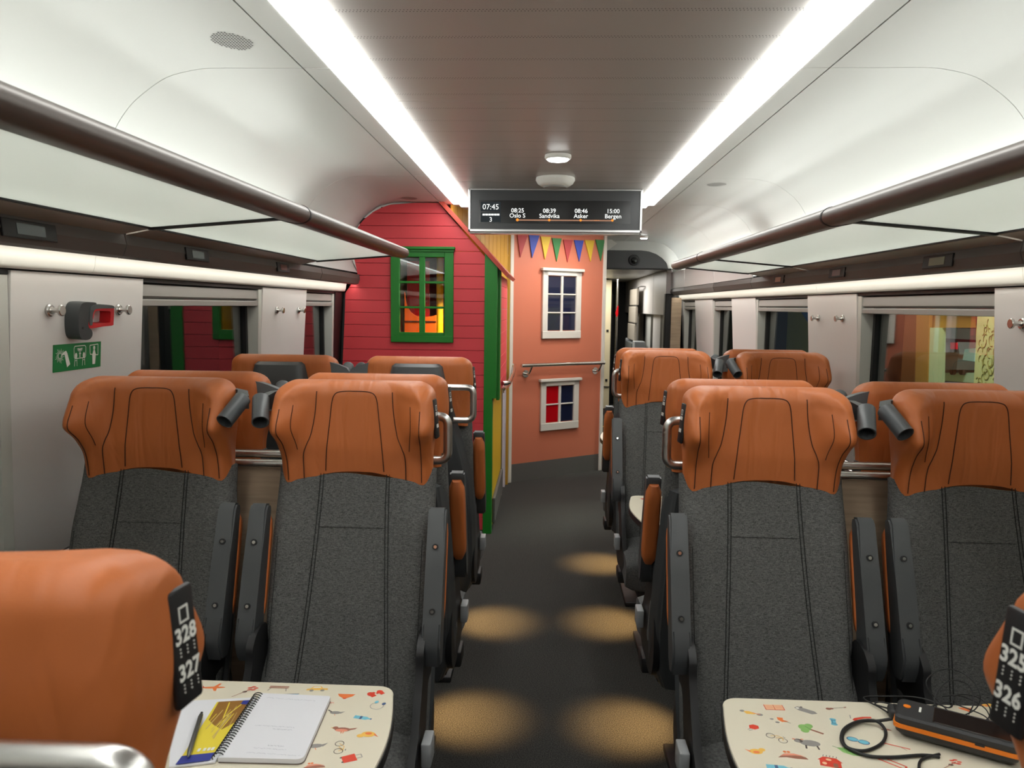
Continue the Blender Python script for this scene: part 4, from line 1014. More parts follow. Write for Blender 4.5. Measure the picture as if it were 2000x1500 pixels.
# vestibule side wall (cabinets above, window strips below)
bh = struct('wall_vestibule')
for a_, b_ in ((7.96, 8.9), (8.9, 12.0)):
    m = MB(); m.bbox(1.19, 1.25, a_+.004, b_-.004, 1.42, 1.884, .004, 1); m.build('upper_cabinet', WHITE, bh)
for a_, b_, c_ in ((7.96, 8.15, GASK), (8.15, 8.45, JAMB), (8.45, 8.62, GASK), (8.62, 9.2, WHITE), (9.2, 9.4, GASK), (9.4, 9.9, JAMB), (9.9, 10.1, GASK), (10.1, 12.0, WHITE)):
    m = MB(); m.box(1.24, 1.27, a_, b_, 0, 1.42); m.build('wall_strip', c_, bh)
m = MB(); m.bbox(1.17, 1.28, 7.86, 7.96, 0, 1.64, .006, 1); m.build('corner_post', GASK, bh)
m = MB(); m.box(1.23, 1.33, 7.84, 7.86, 0, 1.60); m.build('wood_reveal', WOOD, bh)
# narrow view past the salmon wall: cream cabinet, black door edge, steel pole
cb = thing('cream_cabinet', 'tall cream cabinet with black latches past the salmon wall', 'cabinet', (0, 0, 0))
CRM = mat('cream laminate', (218, 204, 168), .5)
m = MB(); m.bbox(.45, .86, 10.6, 11.6, 0.1, 1.87, .005, 1); m.build('body', CRM, cb)
m = MB(); m.bbox(.80, .83, 10.59, 10.6, 1.16, 1.19, .001, 1); m.build('latch', GASK, cb)
m = MB(); m.bbox(.80, .83, 10.59, 10.6, .48, .51, .001, 1); m.build('latch', GASK, cb)
m = MB(); m.bbox(.45, .86, 10.585, 10.6, .4, .41, .001, 1); m.build('joint', PLB, cb)
m = MB(); m.bbox(.872, .905, 10.9, 10.96, 0, 1.68, .005, 1); tag(m.build('door_edge', GASK), 'black door edge between cream cabinet and steel pole', 'door')
m = MB(); m.tube([(.92, 10.4, 0), (.92, 10.4, 1.884)], .014, 12); tag(m.build('steel_pole', STEEL, smooth=50), 'thin steel pole standing past the salmon wall', 'pole')
m = MB(); m.prism([(.895, 1.42), (.925, 1.52), (.935, 1.52), (.935, 1.40), (.915, 1.36)], 10.37, 10.384); tag(m.build('red_sign', SRP), 'small red sign high on the steel pole', 'sign')
m = MB(); m.add([(.70, 9.6, .002), (.80, 9.3, .002), (.82, 9.3, .002), (.82, 10.0, .002)], [(0, 1, 2, 3)]); tag(m.build('floor_marking', YEL), 'small yellow floor marking past the salmon wall', 'marking')
# camera dome
t = thing('camera_dome', 'black camera dome on the dark bulkhead', 'security camera', (.83, 7.75, 1.965))
m = MB(); m.disc((0, 0, 0), (0, -1, 0), .055, .03, 28, .048); m.build('housing', PLB, t, smooth=40)
m = MB(); m.loft([[(.034*math.cos(a_)*math.cos(q_), -.03-.034*math.sin(q_), .034*math.sin(a_)*math.cos(q_)-.008) for a_ in [i/16*2*PI for i in range(16)]] for q_ in (0, .3, .6, .9, 1.2, 1.5)]); m.build('dome', mat('dome glass', (10, 10, 12), .08, spec=.8), t, smooth=60)
# folded seat panel on the vestibule wall
t = thing('folding_backrest', 'folded slatted grey panel hanging on the vestibule wall', 'panel', (0, 0, 0))
GB = mat('taupe ribbed cloth', (150, 142, 130), .8, var=(40, .1, (1, 40, 1)))
for i in range(3):
    zt = 1.735-.225*i
    m = MB(); m.bbox(1.10-.008*i, 1.13-.008*i, 9.75, 10.55, zt-.21, zt, .008, 2); m.build('cloth_panel', GB, t)
    m = MB(); m.tube([(1.115-.008*i, 9.73, zt+.007), (1.115-.008*i, 10.57, zt+.007)], .008, 8); m.build('cross_rod', PLB, t)
m = MB(); m.bbox(1.07, 1.2, 9.55, 9.8, .90, 1.08, .01, 2); m.build('bracket', LEV, t)
m = MB(); m.bbox(1.06, 1.12, 9.8, 10.6, .93, 1.05, .01, 2); m.build('bottom_bar', PLG, t)
m = MB(); m.bbox(1.07, 1.19, 10.6, 10.68, .92, 1.08, .01, 2); m.build('bracket', LEV, t)
m = MB(); m.tube([(1.13, 9.6, 1.755), (1.19, 9.6, 1.755)], .008, 8); m.tube([(1.13, 9.6, 1.755), (1.13, 9.8, 1.755)], .008, 8); m.build('hanger', STEEL, t)

# ================================================================== CEILING FITTINGS
def downlight(x, y, z, label, r=.035):
    t = thing('downlight', label, 'light', (x, y, z), 0, 'round white downlights')
    m = MB(); m.tube([(0, 0, 0), (0, 0, -.012), (0, 0, -.018)], [r*1.1, r*1.12, r], 28); m.build('rim', TRIMW, t, smooth=40)
    m = MB(); m.disc((0, 0, -.018), (0, 0, -1), r*.93, .006, 24, r*.8); m.build('lens', EML, t)
EML = emis('downlight lens', (252, 255, 250), 14)
downlight(0.007, 3.41, 2.15, 'small glowing downlight on the perforated ceiling in front of the smoke detector', .052)
downlight(.12, 5.9, 2.15, 'small added ceiling downlight brightening the salmon wall, hidden behind the display', .045)  # this and the next two are unseen, added to brighten the far end
downlight(.42, 5.6, 2.15, 'added unseen ceiling downlight behind the right half of the display', .045)
downlight(.34, 6.35, 2.15, 'added unseen ceiling downlight over the right end of the salmon wall', .045)
t = MB(); q0 = at(1186, 462, Y=7.6); q1 = at(1205, 476, Y=7.6); q2 = at(1186, 490, Y=7.6)
t.prism([(q0.x, q0.z), (q1.x, q1.z), (q2.x, q2.z)], 7.58, 7.6); tag(t.build('wedge_sign', TRIMW), 'small white wedge-shaped sign jutting out beside the dark bulkhead', 'sign')
downlight(.855, 7.2, 2.15, 'glowing downlight above the dark bulkhead at the far end')
t = thing('smoke_detector', 'round white smoke detector on the ceiling in front of the display', 'smoke detector', (.003, 4.0, 2.15))
m = MB(); m.tube([(0, 0, 0), (0, 0, -.012), (0, 0, -.03), (0, 0, -.043)], [.098, .1, .09, .07], 36); m.build('housing', TRIMW, t, smooth=35)
m = MB(); m.tube([(0, 0, -.043), (0, 0, -.05)], [.062, .058], 30); m.build('sensor_face', mat('detector grey', (150, 150, 146), .6), t)

# ---- information display
DM = frame(((-.509*4.37/4.70-.0+.483), 4.37, 1.921), (1, 0, 0), (0, 0, 1))
dt = thing('information_display', 'black passenger information display showing stops and times below the ceiling', 'display', (0, 4.37, 0))
p0 = at(915, 371, Y=4.37); p1 = at(1253, 455, Y=4.37)
X0, X1, Z0, Z1 = p0.x, p1.x, p1.z, ZC-.001
m = MB(); m.bbox(X0, X1, .002, .10, Z0+.004, Z1, .004, 2); m.build('case', mat('silver case', (176, 176, 176), .35, metal=.6), dt)
m = MB(); m.box(X0+.012, X1-.012, -.001, .0025, Z0+.016, Z1-.008); m.build('front_panel', SCRN, dt)
m = MB()
for q in ((X0, X1, Z0, Z0+.014), (X0, X1, Z1-.008, Z1), (X0, X0+.012, Z0, Z1), (X1-.012, X1, Z0, Z1)): m.bbox(q[0], q[1], -.008, .004, q[2], q[3], .002, 1)
m.build('frame', mat('silver frame', (205, 205, 205), .3, metal=.7), dt)
m = MB(); m.bbox(X0+.005, X1-.01, .03, .09, Z0-.008, Z0+.004, .002, 1); m.build('lower_edge', ALU, dt)
def dp(x, y): p = at(x, y, Y=4.37); return p.x, p.z
a_ = dp(936, 391); b_ = dp(1231, 438)
m = MB(); m.box(a_[0], b_[0], -.0022, -.001, b_[1], a_[1]); scr = m.build('screen', SCR2, dt)
EW = emis('screen white', (238, 240, 236), 1.0); EO = emis('screen orange', (244, 140, 50), 1.0); EG = emis('screen grey', (40, 44, 46), .9); EB = emis('screen line', (158, 116, 92), .9)
TM = Matrix.Rotation(PI/2, 4, 'X')
g = MB()
for (xa, ya, xb, yb) in ((939, 394, 978, 413), (939, 415, 978, 434)):
    u, v = dp(xa, ya), dp(xb, yb); g.add([(u[0], -.0026, v[1]), (v[0], -.0026, v[1]), (v[0], -.0026, u[1]), (u[0], -.0026, u[1])], [(0, 1, 2, 3)])
g.build('screen_tiles', EG, scr, recalc=False)
g = MB()
def tx(s_, px, py, size, bold=.0):
    u = dp(px, py); g = MB(); text(g, s_, size, 0, 0, 0, M=Matrix.Translation((u[0], -.003, u[1])) @ TM, bold=bold, res=3); g.build('screen_text', EW, scr, recalc=False)
tx('07:45', 958.5, 409, .042); tx('3', 958.5, 433, .036, .004)
tx('08:25', 1011, 415, .033, .004); tx('Oslo S', 1010.5, 425, .033, .004); tx('08:39', 1073, 415.7, .033, .004); tx('Sandvika', 1073, 425.7, .033, .004)
tx('08:46', 1135, 416, .033, .004); tx('Asker', 1134.5, 426, .033, .004); tx('15:00', 1197.3, 416.5, .033, .004); tx('Bergen', 1197.3, 426.5, .033, .004)
g = MB()
for i in range(6):
    u, v = dp(942.5+5.6*i, 417.5), dp(947.4+5.6*i, 421); g.add([(u[0], -.003, v[1]), (v[0], -.003, v[1]), (v[0], -.003, u[1]), (u[0], -.003, u[1])], [(0, 1, 2, 3)])
g.build('train_symbol', EW, scr, recalc=False)['kind'] = 'stuff'
g = MB(); u, v = dp(1010, 428.6), dp(1196, 432.4); g.add([(u[0], -.0028, v[1]), (v[0], -.0028, v[1]), (v[0], -.0028, u[1]), (u[0], -.0028, u[1])], [(0, 1, 2, 3)]); g.build('route_line', EB, scr, recalc=False)
g = MB()
for px, py, rr in ((1010.5, 429.5, .0078), (1072.7, 430, .0068), (1134, 430.3, .0068), (1196, 430.6, .0068), (1162, 430.4, .002), (1165.5, 430.4, .002), (1169, 430.4, .002)):
    c = dp(px, py); g.add([(c[0]+rr*math.cos(i/14*2*PI), -.0032, c[1]+rr*math.sin(i/14*2*PI)) for i in range(14)], [tuple(range(14))])
g.build('route_stops', EO, scr, recalc=False)

# ================================================================== WALL FITTINGS
def hook(s, y, z, label):
    t = thing('coat_hook', label, 'coat hook', (s*(wx(z)), y, z), 0, 'steel coat hooks on the wall panels')
    m = MB(); m.tube([(0, 0, 0), (-s*.006, 0, 0), (-s*.009, 0, 0)], [.017, .017, .014], 20); m.tube([(-s*.008, 0, 0), (-s*.016, 0, 0), (-s*.03, 0, 0)], [.010, .0065, .0065], 14)
    m.build('stem', STEEL, t, smooth=40)
    m = MB(); m.tube([(-s*.03, 0, 0), (-s*.032, 0, 0), (-s*.037, 0, 0), (-s*.039, 0, 0)], [.012, .015, .015, .013], 20); m.build('button', STEEL, t, smooth=40)
hook(-1, 1.99, 1.473, 'steel coat hook to the left of the emergency hammer'); hook(-1, 2.32, 1.473, 'steel coat hook to the right of the emergency hammer')
hook(-1, 3.72, 1.464, 'left one of the two steel coat hooks between the left windows'); hook(-1, 4.05, 1.462, 'right one of the two steel coat hooks between the left windows')
hook(1, 3.98, 1.456, 'farther steel coat hook on the right wall between the windows'); hook(1, 3.66, 1.459, 'second steel coat hook on the right wall between the windows'); hook(1, 2.30, 1.466, 'steel coat hook at the right edge of the picture')

# wall frame on the left wall: local x = towards the far end, y = up, z = into the car
def wallM(y, z): return frame((-wx(z)+.0005, y, z), (0, 1, 0), (.066, 0, 1))
# emergency hammer
h = thing('emergency_hammer', 'black and red emergency hammer in its grey wall holder', 'emergency hammer', M=wallM(2.065, 1.40) @ Matrix.Scale(.9, 4))
m = MB()
m.prism(catmull([(.0, .005), (-.008, .04), (-.006, .085), (.006, .104), (.03, .109), (.078, .108), (.078, .099), (.05, .094), (.046, .06), (.044, .03), (.06, .022), (.064, .006), (.05, -.006), (.02, -.007)], 3), .0, .045, 'z')
m.build('holder', mat('hammer holder grey', (58, 62, 64), .5), h, smooth=40)
m = MB(); m.disc((.012, .03, .045), (0, 0, 1), .004, .001, 10); m.build('holder_screw', PLB, h)
m = MB()                                           # handle loop, grey top and red inside
outer = catmull([(.046, .03), (.046, .07), (.054, .092), (.075, .099), (.13, .099), (.172, .096), (.182, .088), (.181, .045), (.175, .034), (.12, .032)], 4)
inner = catmull([(.066, .044), (.068, .062), (.074, .078), (.085, .082), (.13, .082), (.158, .08), (.163, .074), (.162, .052), (.158, .044), (.12, .043)], 4)
def loopring(m, O, I, z0, z1):
    n = len(O); vs = [(x, y, z0) for x, y in O]+[(x, y, z0) for x, y in I]+[(x, y, z1) for x, y in O]+[(x, y, z1) for x, y in I]
    fs = []
    for i in range(n):
        j = (i+1) % n; fs += [(i, j, n+j, n+i), (2*n+i, 3*n+i, 3*n+j, 2*n+j), (i, 2*n+i, 2*n+j, j), (n+i, n+j, 3*n+j, 3*n+i)]
    m.add(vs, fs)
loopring(m, outer, inner, .008, .045); m.build('handle', mat('hammer red', (200, 26, 34), .4), h, smooth=40)
m = MB(); m.prism(catmull([(.046, .04), (.045, .072), (.053, .094), (.075, .102), (.13, .102), (.172, .099), (.181, .091), (.16, .090), (.085, .089), (.068, .083), (.06, .066), (.060, .04)], 3), .006, .047, 'z'); m.build('grip', mat('hammer grip', (74, 80, 82), .5), h, smooth=40)
m = MB(); m.tube([(.054, .034, .028), (.054, .014, .028)], .006, 14); m.build('striker', CHR, h, smooth=40)
# escape sign
sg = thing('escape_sign', 'green emergency window sign with three white pictograms', 'sign', M=wallM(2.01, 1.305))
SW, SH = .222, .075
m = MB(); m.box(0, SW, 0, SH, 0, .0012); m.build('plate', mat('sign green', (0, 124, 62), .45), sg)
m = MB()
def Ls(a, b, w=.0022, zz=.0016): p = ln(a[0], a[1], b[0], b[1], w); m.poly([(x, y, zz) for x, y in p])
def path(P, w=.0022, close=False):
    for a, b in zip(P, P[1:] + ([P[0]] if close else [])): Ls(a, b, w)
c = (.028, .044)
for i in range(22):
    a_ = i/22*2*PI; r1 = .006; r2 = .015+.007*((i*7) % 5)/4
    Ls((c[0]+r1*math.cos(a_), c[1]+r1*math.sin(a_)), (c[0]+r2*math.cos(a_+.15), c[1]+r2*math.sin(a_+.15)), .0011)
m.poly([(x, y, .0017) for x, y in [(.030, .040), (.040, .052), (.054, .057), (.060, .050), (.074, .018), (.060, .010), (.048, .046), (.040, .046)]])
path([(.092, .036), (.090, .060), (.094, .067), (.142, .067), (.146, .062), (.146, .036), (.142, .032), (.096, .032)], .0022, True)
c = (.118, .060)
for i in range(16): a_ = -i/15*PI; Ls((c[0]+.002*math.cos(a_), c[1]+.002*math.sin(a_)), (c[0]+.013*math.cos(a_), c[1]+.010*math.sin(a_)), .0009)
m.poly([(x, y, .0017) for x, y in [(.1165, .034), (.1205, .034), (.1205, .044), (.124, .044), (.1185, .051), (.113, .044), (.1165, .044)]])
for q in (.100, .137):
    m.poly([(x, y, .0018) for x, y in ell(q, .040, .0055, .008)]); Ls((q-.004, .034), (q-.006, .010), .0018); Ls((q+.004, .034), (q+.006, .010), .0018)
    Ls((q-.005, .026), (q+.005, .026), .0016)
path([(.168, .040), (.166, .066), (.206, .068), (.207, .036), (.196, .037)], .0022); Ls((.168, .040), (.178, .039))
m.poly([(x, y, .0018) for x, y in ell(.187, .058, .005, .006)])
m.poly([(x, y, .0018) for x, y in [(.184, .052), (.190, .052), (.196, .038), (.193, .010), (.180, .010), (.178, .038)]])
m.build('pictograms', TXT, sg, recalc=False)

# ================================================================== ON THE TABLES
def tb(px, py, Z=.712): return at(px, py, Z=Z)
# --- spiral notebook
nb_ = thing('notebook', 'open spiral notebook with white pages and yellow inner cover', 'notebook', (0, 0, 0))
ZT = .7112
pg = [tb(510, 1361), tb(646, 1367), tb(592, 1492), tb(426, 1488)]
PAP = mat('white paper', (226, 226, 232), .7); 
def quadslab(P, z0, z1, inset=0):
    m = MB(); c = sum(P, Vector())/len(P); m.loft([[(p.x, p.y, z0) for p in P], [(p.x, p.y, z1) for p in P]]); return m
def rnd(P, r, n=5):
    out = []; N_ = len(P)
    for i in range(N_):
        p = P[i]; a = P[i-1]-p; b = P[(i+1) % N_]-p
        if r[i] == 0: out.append(p); continue
        A_ = p+a.normalized()*r[i]; B_ = p+b.normalized()*r[i]
        for k in range(n+1):
            t_ = k/n; out.append(A_*(1-t_)**2+p*2*t_*(1-t_)+B_*t_*t_)
    return out
pr_ = rnd(pg, [0, .006, .014, .0]); quadslab(pr_, ZT, ZT+.009).build('page_block', PAP, nb_)
m = MB(); m.loft([[(p.x+.001, p.y-.001, ZT-.0004) for p in pr_], [(p.x+.001, p.y-.001, ZT+.0008) for p in pr_]]); m.build('back_cover', mat('card brown', (110, 96, 88), .7), nb_)
# left side: loose page, folded cover print
e0, e1 = tb(497, 1368), tb(422, 1487)
lp = [tb(340, 1372), tb(500, 1364), tb(420, 1490), tb(330, 1500)]
quadslab(lp, ZT, ZT+.003).build('left_page', PAP, nb_)
cv = [tb(424, 1374), tb(491, 1370), tb(416, 1480), tb(352, 1486)]
YC_ = mat('notebook cover yellow', (236, 214, 70), .45); BR = mat('cover brown print', (150, 106, 46), .45); BLU = mat('cover blue band', (54, 64, 150), .45); GD = mat('cover pale gold', (206, 180, 110), .45)
cvo = quadslab(cv, ZT+.003, ZT+.004).build('inner_cover', YC_, nb_)
def lerp(P, u, v): a = P[0]*(1-u)+P[1]*u; b = P[3]*(1-u)+P[2]*u; return a*(1-v)+b*v
m = MB(); random.seed(3)
m.cur = 0; m.poly([(*lerp(cv, u, v).xy, ZT+.0042) for u, v in ((.05, 0), (1, 0), (1, .42), (.7, .55), (.35, .45), (.1, .35))])
for i in range(14):
    u0 = random.uniform(.15, .9); v0 = random.uniform(.02, .3); u1 = u0+random.uniform(-.35, .2); v1 = v0+random.uniform(.2, .45); w_ = random.uniform(.015, .04)
    u1 = min(.97, max(.03, u1)); m.cur = random.choice((1, 1, 0, 2)); zz = ZT+.0043+.00002*i
    m.poly([(*lerp(cv, u0, v0).xy, zz), (*lerp(cv, min(1, u0+w_), v0).xy, zz), (*lerp(cv, min(1, u1+w_*1.2), v1).xy, zz), (*lerp(cv, u1, v1).xy, zz)])
m.cur = 3; m.poly([(*lerp(cv, .78, .01).xy, ZT+.005), (*lerp(cv, .96, .01).xy, ZT+.005), (*lerp(cv, .96, .1).xy, ZT+.005), (*lerp(cv, .76, .08).xy, ZT+.005)])
m.cur = 3; m.poly([(*lerp(cv, 0, .96).xy, ZT+.005), (*lerp(cv, 1, .95).xy, ZT+.005), (*lerp(cv, 1, 1.07).xy, ZT+.005), (*lerp(cv, -.03, 1.09).xy, ZT+.005)])
for u in (.38, .55, .68, .8): m.cur = 4; m.poly([(*lerp(cv, u, .86).xy, ZT+.005), (*lerp(cv, u+.09, .86).xy, ZT+.005), (*lerp(cv, u+.09, .91).xy, ZT+.005), (*lerp(cv, u, .91).xy, ZT+.005)])
m.build('cover_print', [BR, GD, YC_, BLU, TXT], cvo, recalc=False)
s0, s1 = tb(505, 1363), tb(424, 1487)
sd = (s1-s0); perp = Vector((sd.y, -sd.x, 0)).normalized()
for i in range(27):
    c = s0+sd*((i+.5)/27); ring = [(c.x+perp.x*.009*math.cos(a_), c.y+perp.y*.009*math.cos(a_), ZT+.006+.008*math.sin(a_)) for a_ in [q/12*2*PI for q in range(12)]]
    sk = sd.normalized()*.0025
    ring = [(p[0]+sk.x*math.cos(q/12*2*PI), p[1]+sk.y*math.cos(q/12*2*PI), p[2]) for q, p in enumerate(ring)]
    if i == 0:
        m = MB(); m.tube(ring, .0010, 6, closed=True); o0 = m.build('spiral_loop', PLB, nb_); r0 = c.copy()
    else:
        o = bpy.data.objects.new('spiral_loop', o0.data); COL.objects.link(o); o.parent = nb_; o.location = (c.x-r0.x, c.y-r0.y, 0)
# faint handwriting: thin pen strokes
m = MB(); random.seed(5)
def scribble(u0, v0, u1, v1):
    n_ = 42; prev = None
    for i in range(n_+1):
        t_ = i/n_; p = lerp(pg, u0+(u1-u0)*t_, v0+(v1-v0)*t_)
        p = p + Vector((0, 1, 0))*random.uniform(-.0017, .0017)
        if prev is not None and i % 8 != 0:
            q = ln(prev.x, prev.y, p.x, p.y, .0005) if (prev-p).length > 1e-6 else None
            if q: m.poly([(x, y, ZT+.0093) for x, y in q])
        prev = p
scribble(.12, .08, .82, .1); scribble(.2, .53, .72, .55); scribble(.45, .58, .7, .59); scribble(.35, .86, .75, .88); scribble(.3, .93, .95, .95); scribble(.5, .82, .7, .83)
o = m.build('handwriting', mat('grey ink', (150, 150, 166), .8), nb_, recalc=False); o['kind'] = 'stuff'
# --- pen
pa, pb = at(394, 1392, Z=.722), at(367, 1478, Z=.722)
pe = thing('ballpoint_pen', 'grey metal ballpoint pen lying across the yellow notebook cover', 'pen', (0, 0, 0))
d2 = (pb-pa).normalized()
m = MB(); m.tube([pa+d2*.008, pa+d2*.016, pb-d2*.02, pb-d2*.004, pb], [.0035, .0045, .0045, .0025, .0008], 14); m.build('barrel', mat('pen grey', (120, 120, 118), .3, metal=.7), pe, smooth=40)
m = MB(); m.tube([pa, pa+d2*.009], .0024, 10); m.build('push_button', PLB, pe)
m = MB(); m.tube([pa+d2*.012+Vector((.004, 0, .003)), pa+d2*.05+Vector((.004, 0, .003))], .0011, 6); m.build('clip', CHR, pe)

# --- handheld terminal
Zt = .7112
c0, c1, c2 = at(1742, 1412, Z=.74), at(1965, 1452, Z=.74), at(1745, 1430, Z=.74)
ta = at(1744, 1420, Z=.73); tz = at(1972, 1482, Z=.73)
txd = (tz-ta); L_ = .20; txd = Vector((txd.x, txd.y, 0)).normalized()
TMx = frame((ta.x, ta.y, Zt), txd, Vector((-txd.y, txd.x, 0)))
tm = thing('handheld_terminal', 'black handheld terminal with orange side band lying on the right table', 'handheld terminal', M=TMx)
DKG = mat('terminal charcoal', (46, 46, 48), .5); ORG = mat('terminal orange', (240, 128, 20), .45)
HW = .078
def outl(g, k=0): return rnd([Vector((0+g, 0+g, 0)), Vector((L_-g, 0+g, 0)), Vector((L_-g, HW-g, 0)), Vector((0+g, HW-g, 0))], [.014]*4)
m = MB(); m.loft([[(p.x, p.y, .004) for p in outl(.010)], [(p.x, p.y, .012) for p in outl(.003)], [(p.x, p.y, .022) for p in outl(.001)]]); m.build('lower_body', DKG, tm)
m = MB()
wav = lambda x: .0 if x < .07 else (.006*min(1, (x-.07)/.012) if x < .145 else .006*max(0, 1-(x-.145)/.012))
O = outl(-.0012)
m.loft([[(p.x, p.y, .021) for p in O], [(p.x, p.y, .029+wav(p.x)) for p in O]]); m.build('orange_band', ORG, tm)
m = MB(); m.loft([[(p.x, p.y, .024) for p in outl(.0005)], [(p.x, p.y, .040) for p in outl(.0005)], [(p.x, p.y, .044) for p in outl(.004)]]); m.build('upper_body', DKG, tm)
m = MB(); m.bbox(.062, L_-.014, .009, HW-.009, .042, .0452, .0015, 2); m.build('screen', mat('terminal screen', (34, 26, 24), .08, spec=.9), tm)
m = MB(); m.disc((.018, .045, .0438), (0, 0, 1), .0065, .0012, 16); m.build('button', ORG, tm)
m = MB(); m.bbox(.038, .042, .035, .055, .0436, .0446, .0005, 1); m.build('indicator', TXT, tm)
m = MB(); m.bbox(.13, .145, -.0022, -.001, .027, .031, .0004, 1); m.build('port', PLB, tm)
# second unit behind it (long bar)
u0, u1 = at(1735, 1386, Z=.725), at(1895, 1412, Z=.725)
dx = (u1-u0); dx.z = 0; Lb = dx.length
t = thing('barcode_scanner', 'long slim black device lying behind the handheld terminal', 'device', M=frame((u0.x, u0.y, .7112), dx, Vector((-dx.y, dx.x, 0))))
m = MB(); m.bbox(0, Lb, -.012, .022, 0, .018, .006, 3); m.build('body', DKG, t, smooth=40)
m = MB(); m.bbox(.01, Lb-.01, -.008, .018, .018, .0195, .0007, 1); m.build('top_cover', PLB, t)
# plug block
t0 = at(1880, 1402, Z=.73)
m = MB(); m.bbox(-.018, .018, -.012, .012, 0, .022, .006, 3); o = m.build('cable_plug', PLB, smooth=40); o.location = (t0.x, t0.y, .7112); o.rotation_euler = (0, 0, -.4)
tag(o, 'small black plug block amid the cable loops', 'plug')
# cables
def cable(px, label, r=.0021, name='cable'):
    P = [tuple(at(x, y, Z=z)) for x, y, z in px]
    m = MB(); m.tube(catmull(P, 6, False), r, 8); return tag(m.build(name, PLB, smooth=60), label, 'cable', 'black cables on the right table')
z0 = .7140
cable([(1742, 1404, 0.730), (1715, 1408, 0.720), (1680, 1409, z0), (1655, 1422, z0), (1645, 1440, z0), (1655, 1460, z0), (1690, 1466, z0), (1722, 1452, z0), (1730, 1430, z0), (1718, 1412, 0.718), (1700, 1407, 0.720), (1670, 1411, 0.719), (1646, 1428, 0.718), (1648, 1455, z0), (1690, 1475, z0), (1740, 1479, z0), (1800, 1475, z0), (1835, 1478, z0)], 'thick black cable coiled left of the handheld terminal', .003)
cable([(1835, 1473, z0), (1803, 1482, z0), (1795, 1497, z0), (1800, 1520, z0), (1810, 1545, z0)], 'black cable running to the bottom edge below the handheld terminal', .0026)
cable([(1735, 1392, 0.720), (1715, 1380, 0.716), (1690, 1367, z0), (1690, 1361, z0), (1720, 1360, z0), (1780, 1361, 0.716), (1815, 1368, 0.718), (1850, 1382, 0.718), (1860, 1376, 0.716), (1845, 1372, z0), (1800, 1384, z0), (1760, 1380, z0), (1720, 1371, 0.718), (1710, 1376, 0.718), (1740, 1385, 0.722)], 'thin black cable lying flat behind the slim device', .0016)
cable([(1862, 1398, 0.730), (1835, 1372, 0.740), (1812, 1345, 0.760), (1812, 1325, 0.775), (1838, 1308, 0.785), (1870, 1310, 0.785), (1900, 1330, 0.775), (1915, 1360, 0.755), (1905, 1385, 0.730), (1880, 1398, 0.724)], 'largest thin cable loop standing up behind the terminal', .0012)
cable([(1858, 1396, 0.730), (1832, 1385, 0.740), (1826, 1362, 0.755), (1845, 1335, 0.765), (1868, 1329, 0.767), (1893, 1340, 0.760), (1902, 1370, 0.740), (1892, 1395, 0.724)], 'smaller thin cable loop standing up behind the terminal', .0012)
cable([(1870, 1378, z0), (1862, 1362, 0.725), (1880, 1356, 0.730), (1910, 1362, 0.725), (1932, 1380, 0.720), (1932, 1400, 0.716), (1915, 1412, z0), (1900, 1412, 0.716)], 'thin cable loop to the right of the plug block', .0013)
cable([(1868, 1376, 0.720), (1900, 1388, 0.718), (1925, 1400, 0.716), (1940, 1418, z0), (1955, 1425, z0)], 'thin cable running right toward the near seat', .0013)
cable([(1840, 1360, 0.720), (1870, 1358, 0.724), (1900, 1368, 0.720), (1925, 1385, 0.720), (1935, 1405, 0.716)], 'thin cable crossing above the plug block', .0011)

# ================================================================== OUTSIDE
og = MB(); og.box(-14, 14, -8, 24, -1.0, -.95); sfy(og.build('floor_workshop', mat('grey workshop floor', (170, 176, 160), .7)))
ext = struct('wall_workshop')
OLV = mat('olive wall', (150, 148, 70), .7); BRN = mat('brown panelling', (112, 74, 46), .6); TAN = mat('tan panelling', (168, 128, 66), .6); MINT = mat('mint frame', (190, 216, 190), .5)
X3 = 3.2
def e(px, py, X=X3): p = at(px, py, X=X); return p.y, p.z
def slab(name, pxs, mt, X=X3, d=.05, par=None):
    P = [e(*q, X=X) for q in pxs]; m = MB(); m.prism(P, X, X+d, 'x'); return m.build(name, mt, par)
# partition with an opening
def rect(x0, y0, x1, y1, X=X3): return [(x0, y0), (x1, y0), (x1, y1), (x0, y1)]
slab('olive_wall', rect(1380, 520, 1706, 860), OLV, X3+.3, .05, ext)
slab('brown_wall', rect(1706, 560, 1812, 860), BRN, X3, .05, ext)
slab('tan_wall', [(1812, 560), (1960, 560), (1960, 640), (1812, 640)], TAN, X3, .05, ext)
slab('tan_wall', [(1790, 600), (1815, 600), (1808, 860), (1785, 860)], TAN, X3-.04, .03, ext)
slab('yellow_header', [(1700, 575), (1975, 570), (1975, 600), (1700, 596)], mat('yellow header', (190, 170, 70), .6), X3-.06, .05, ext)
slab('wall_right_part', rect(1906, 600, 2300, 900), TAN, X3, .05, ext)
fo = slab('opening_frame', [(1815, 640), (1833, 640), (1828, 860), (1810, 860)], MINT, X3-.03, .06, ext)
# patterned panel
pp_ = thing('patterned_panel', 'pale green panel with a floral line pattern outside the right window', 'panel', (0, 0, 0))
slab('panel', [(1909, 612), (1965, 610), (1965, 860), (1896, 860)], mat('pale green panel', (206, 216, 172), .5, var=(9, .12)), X3-.09, .03, pp_)
m = MB(); random.seed(11)
ORN = mat('ornament brown', (164, 164, 108), .6)
ya, za = e(1962, 625, X3-.09); yb, zb = e(1908, 760, X3-.09)
for i in range(90):
    cy, cz = random.uniform(ya, yb), random.uniform(zb-.3, za); r_ = random.uniform(.02, .05); a0 = random.uniform(0, 6); sp = random.uniform(2.5, 5)
    m.tube([(X3-.0925, cy+r_*(1-q/12)*math.cos(a0+sp*q/12), cz+r_*(1-q/12)*math.sin(a0+sp*q/12)*1.3) for q in range(9)], .0025, 4)
m.build('ornament', ORN, pp_)['kind'] = 'stuff'
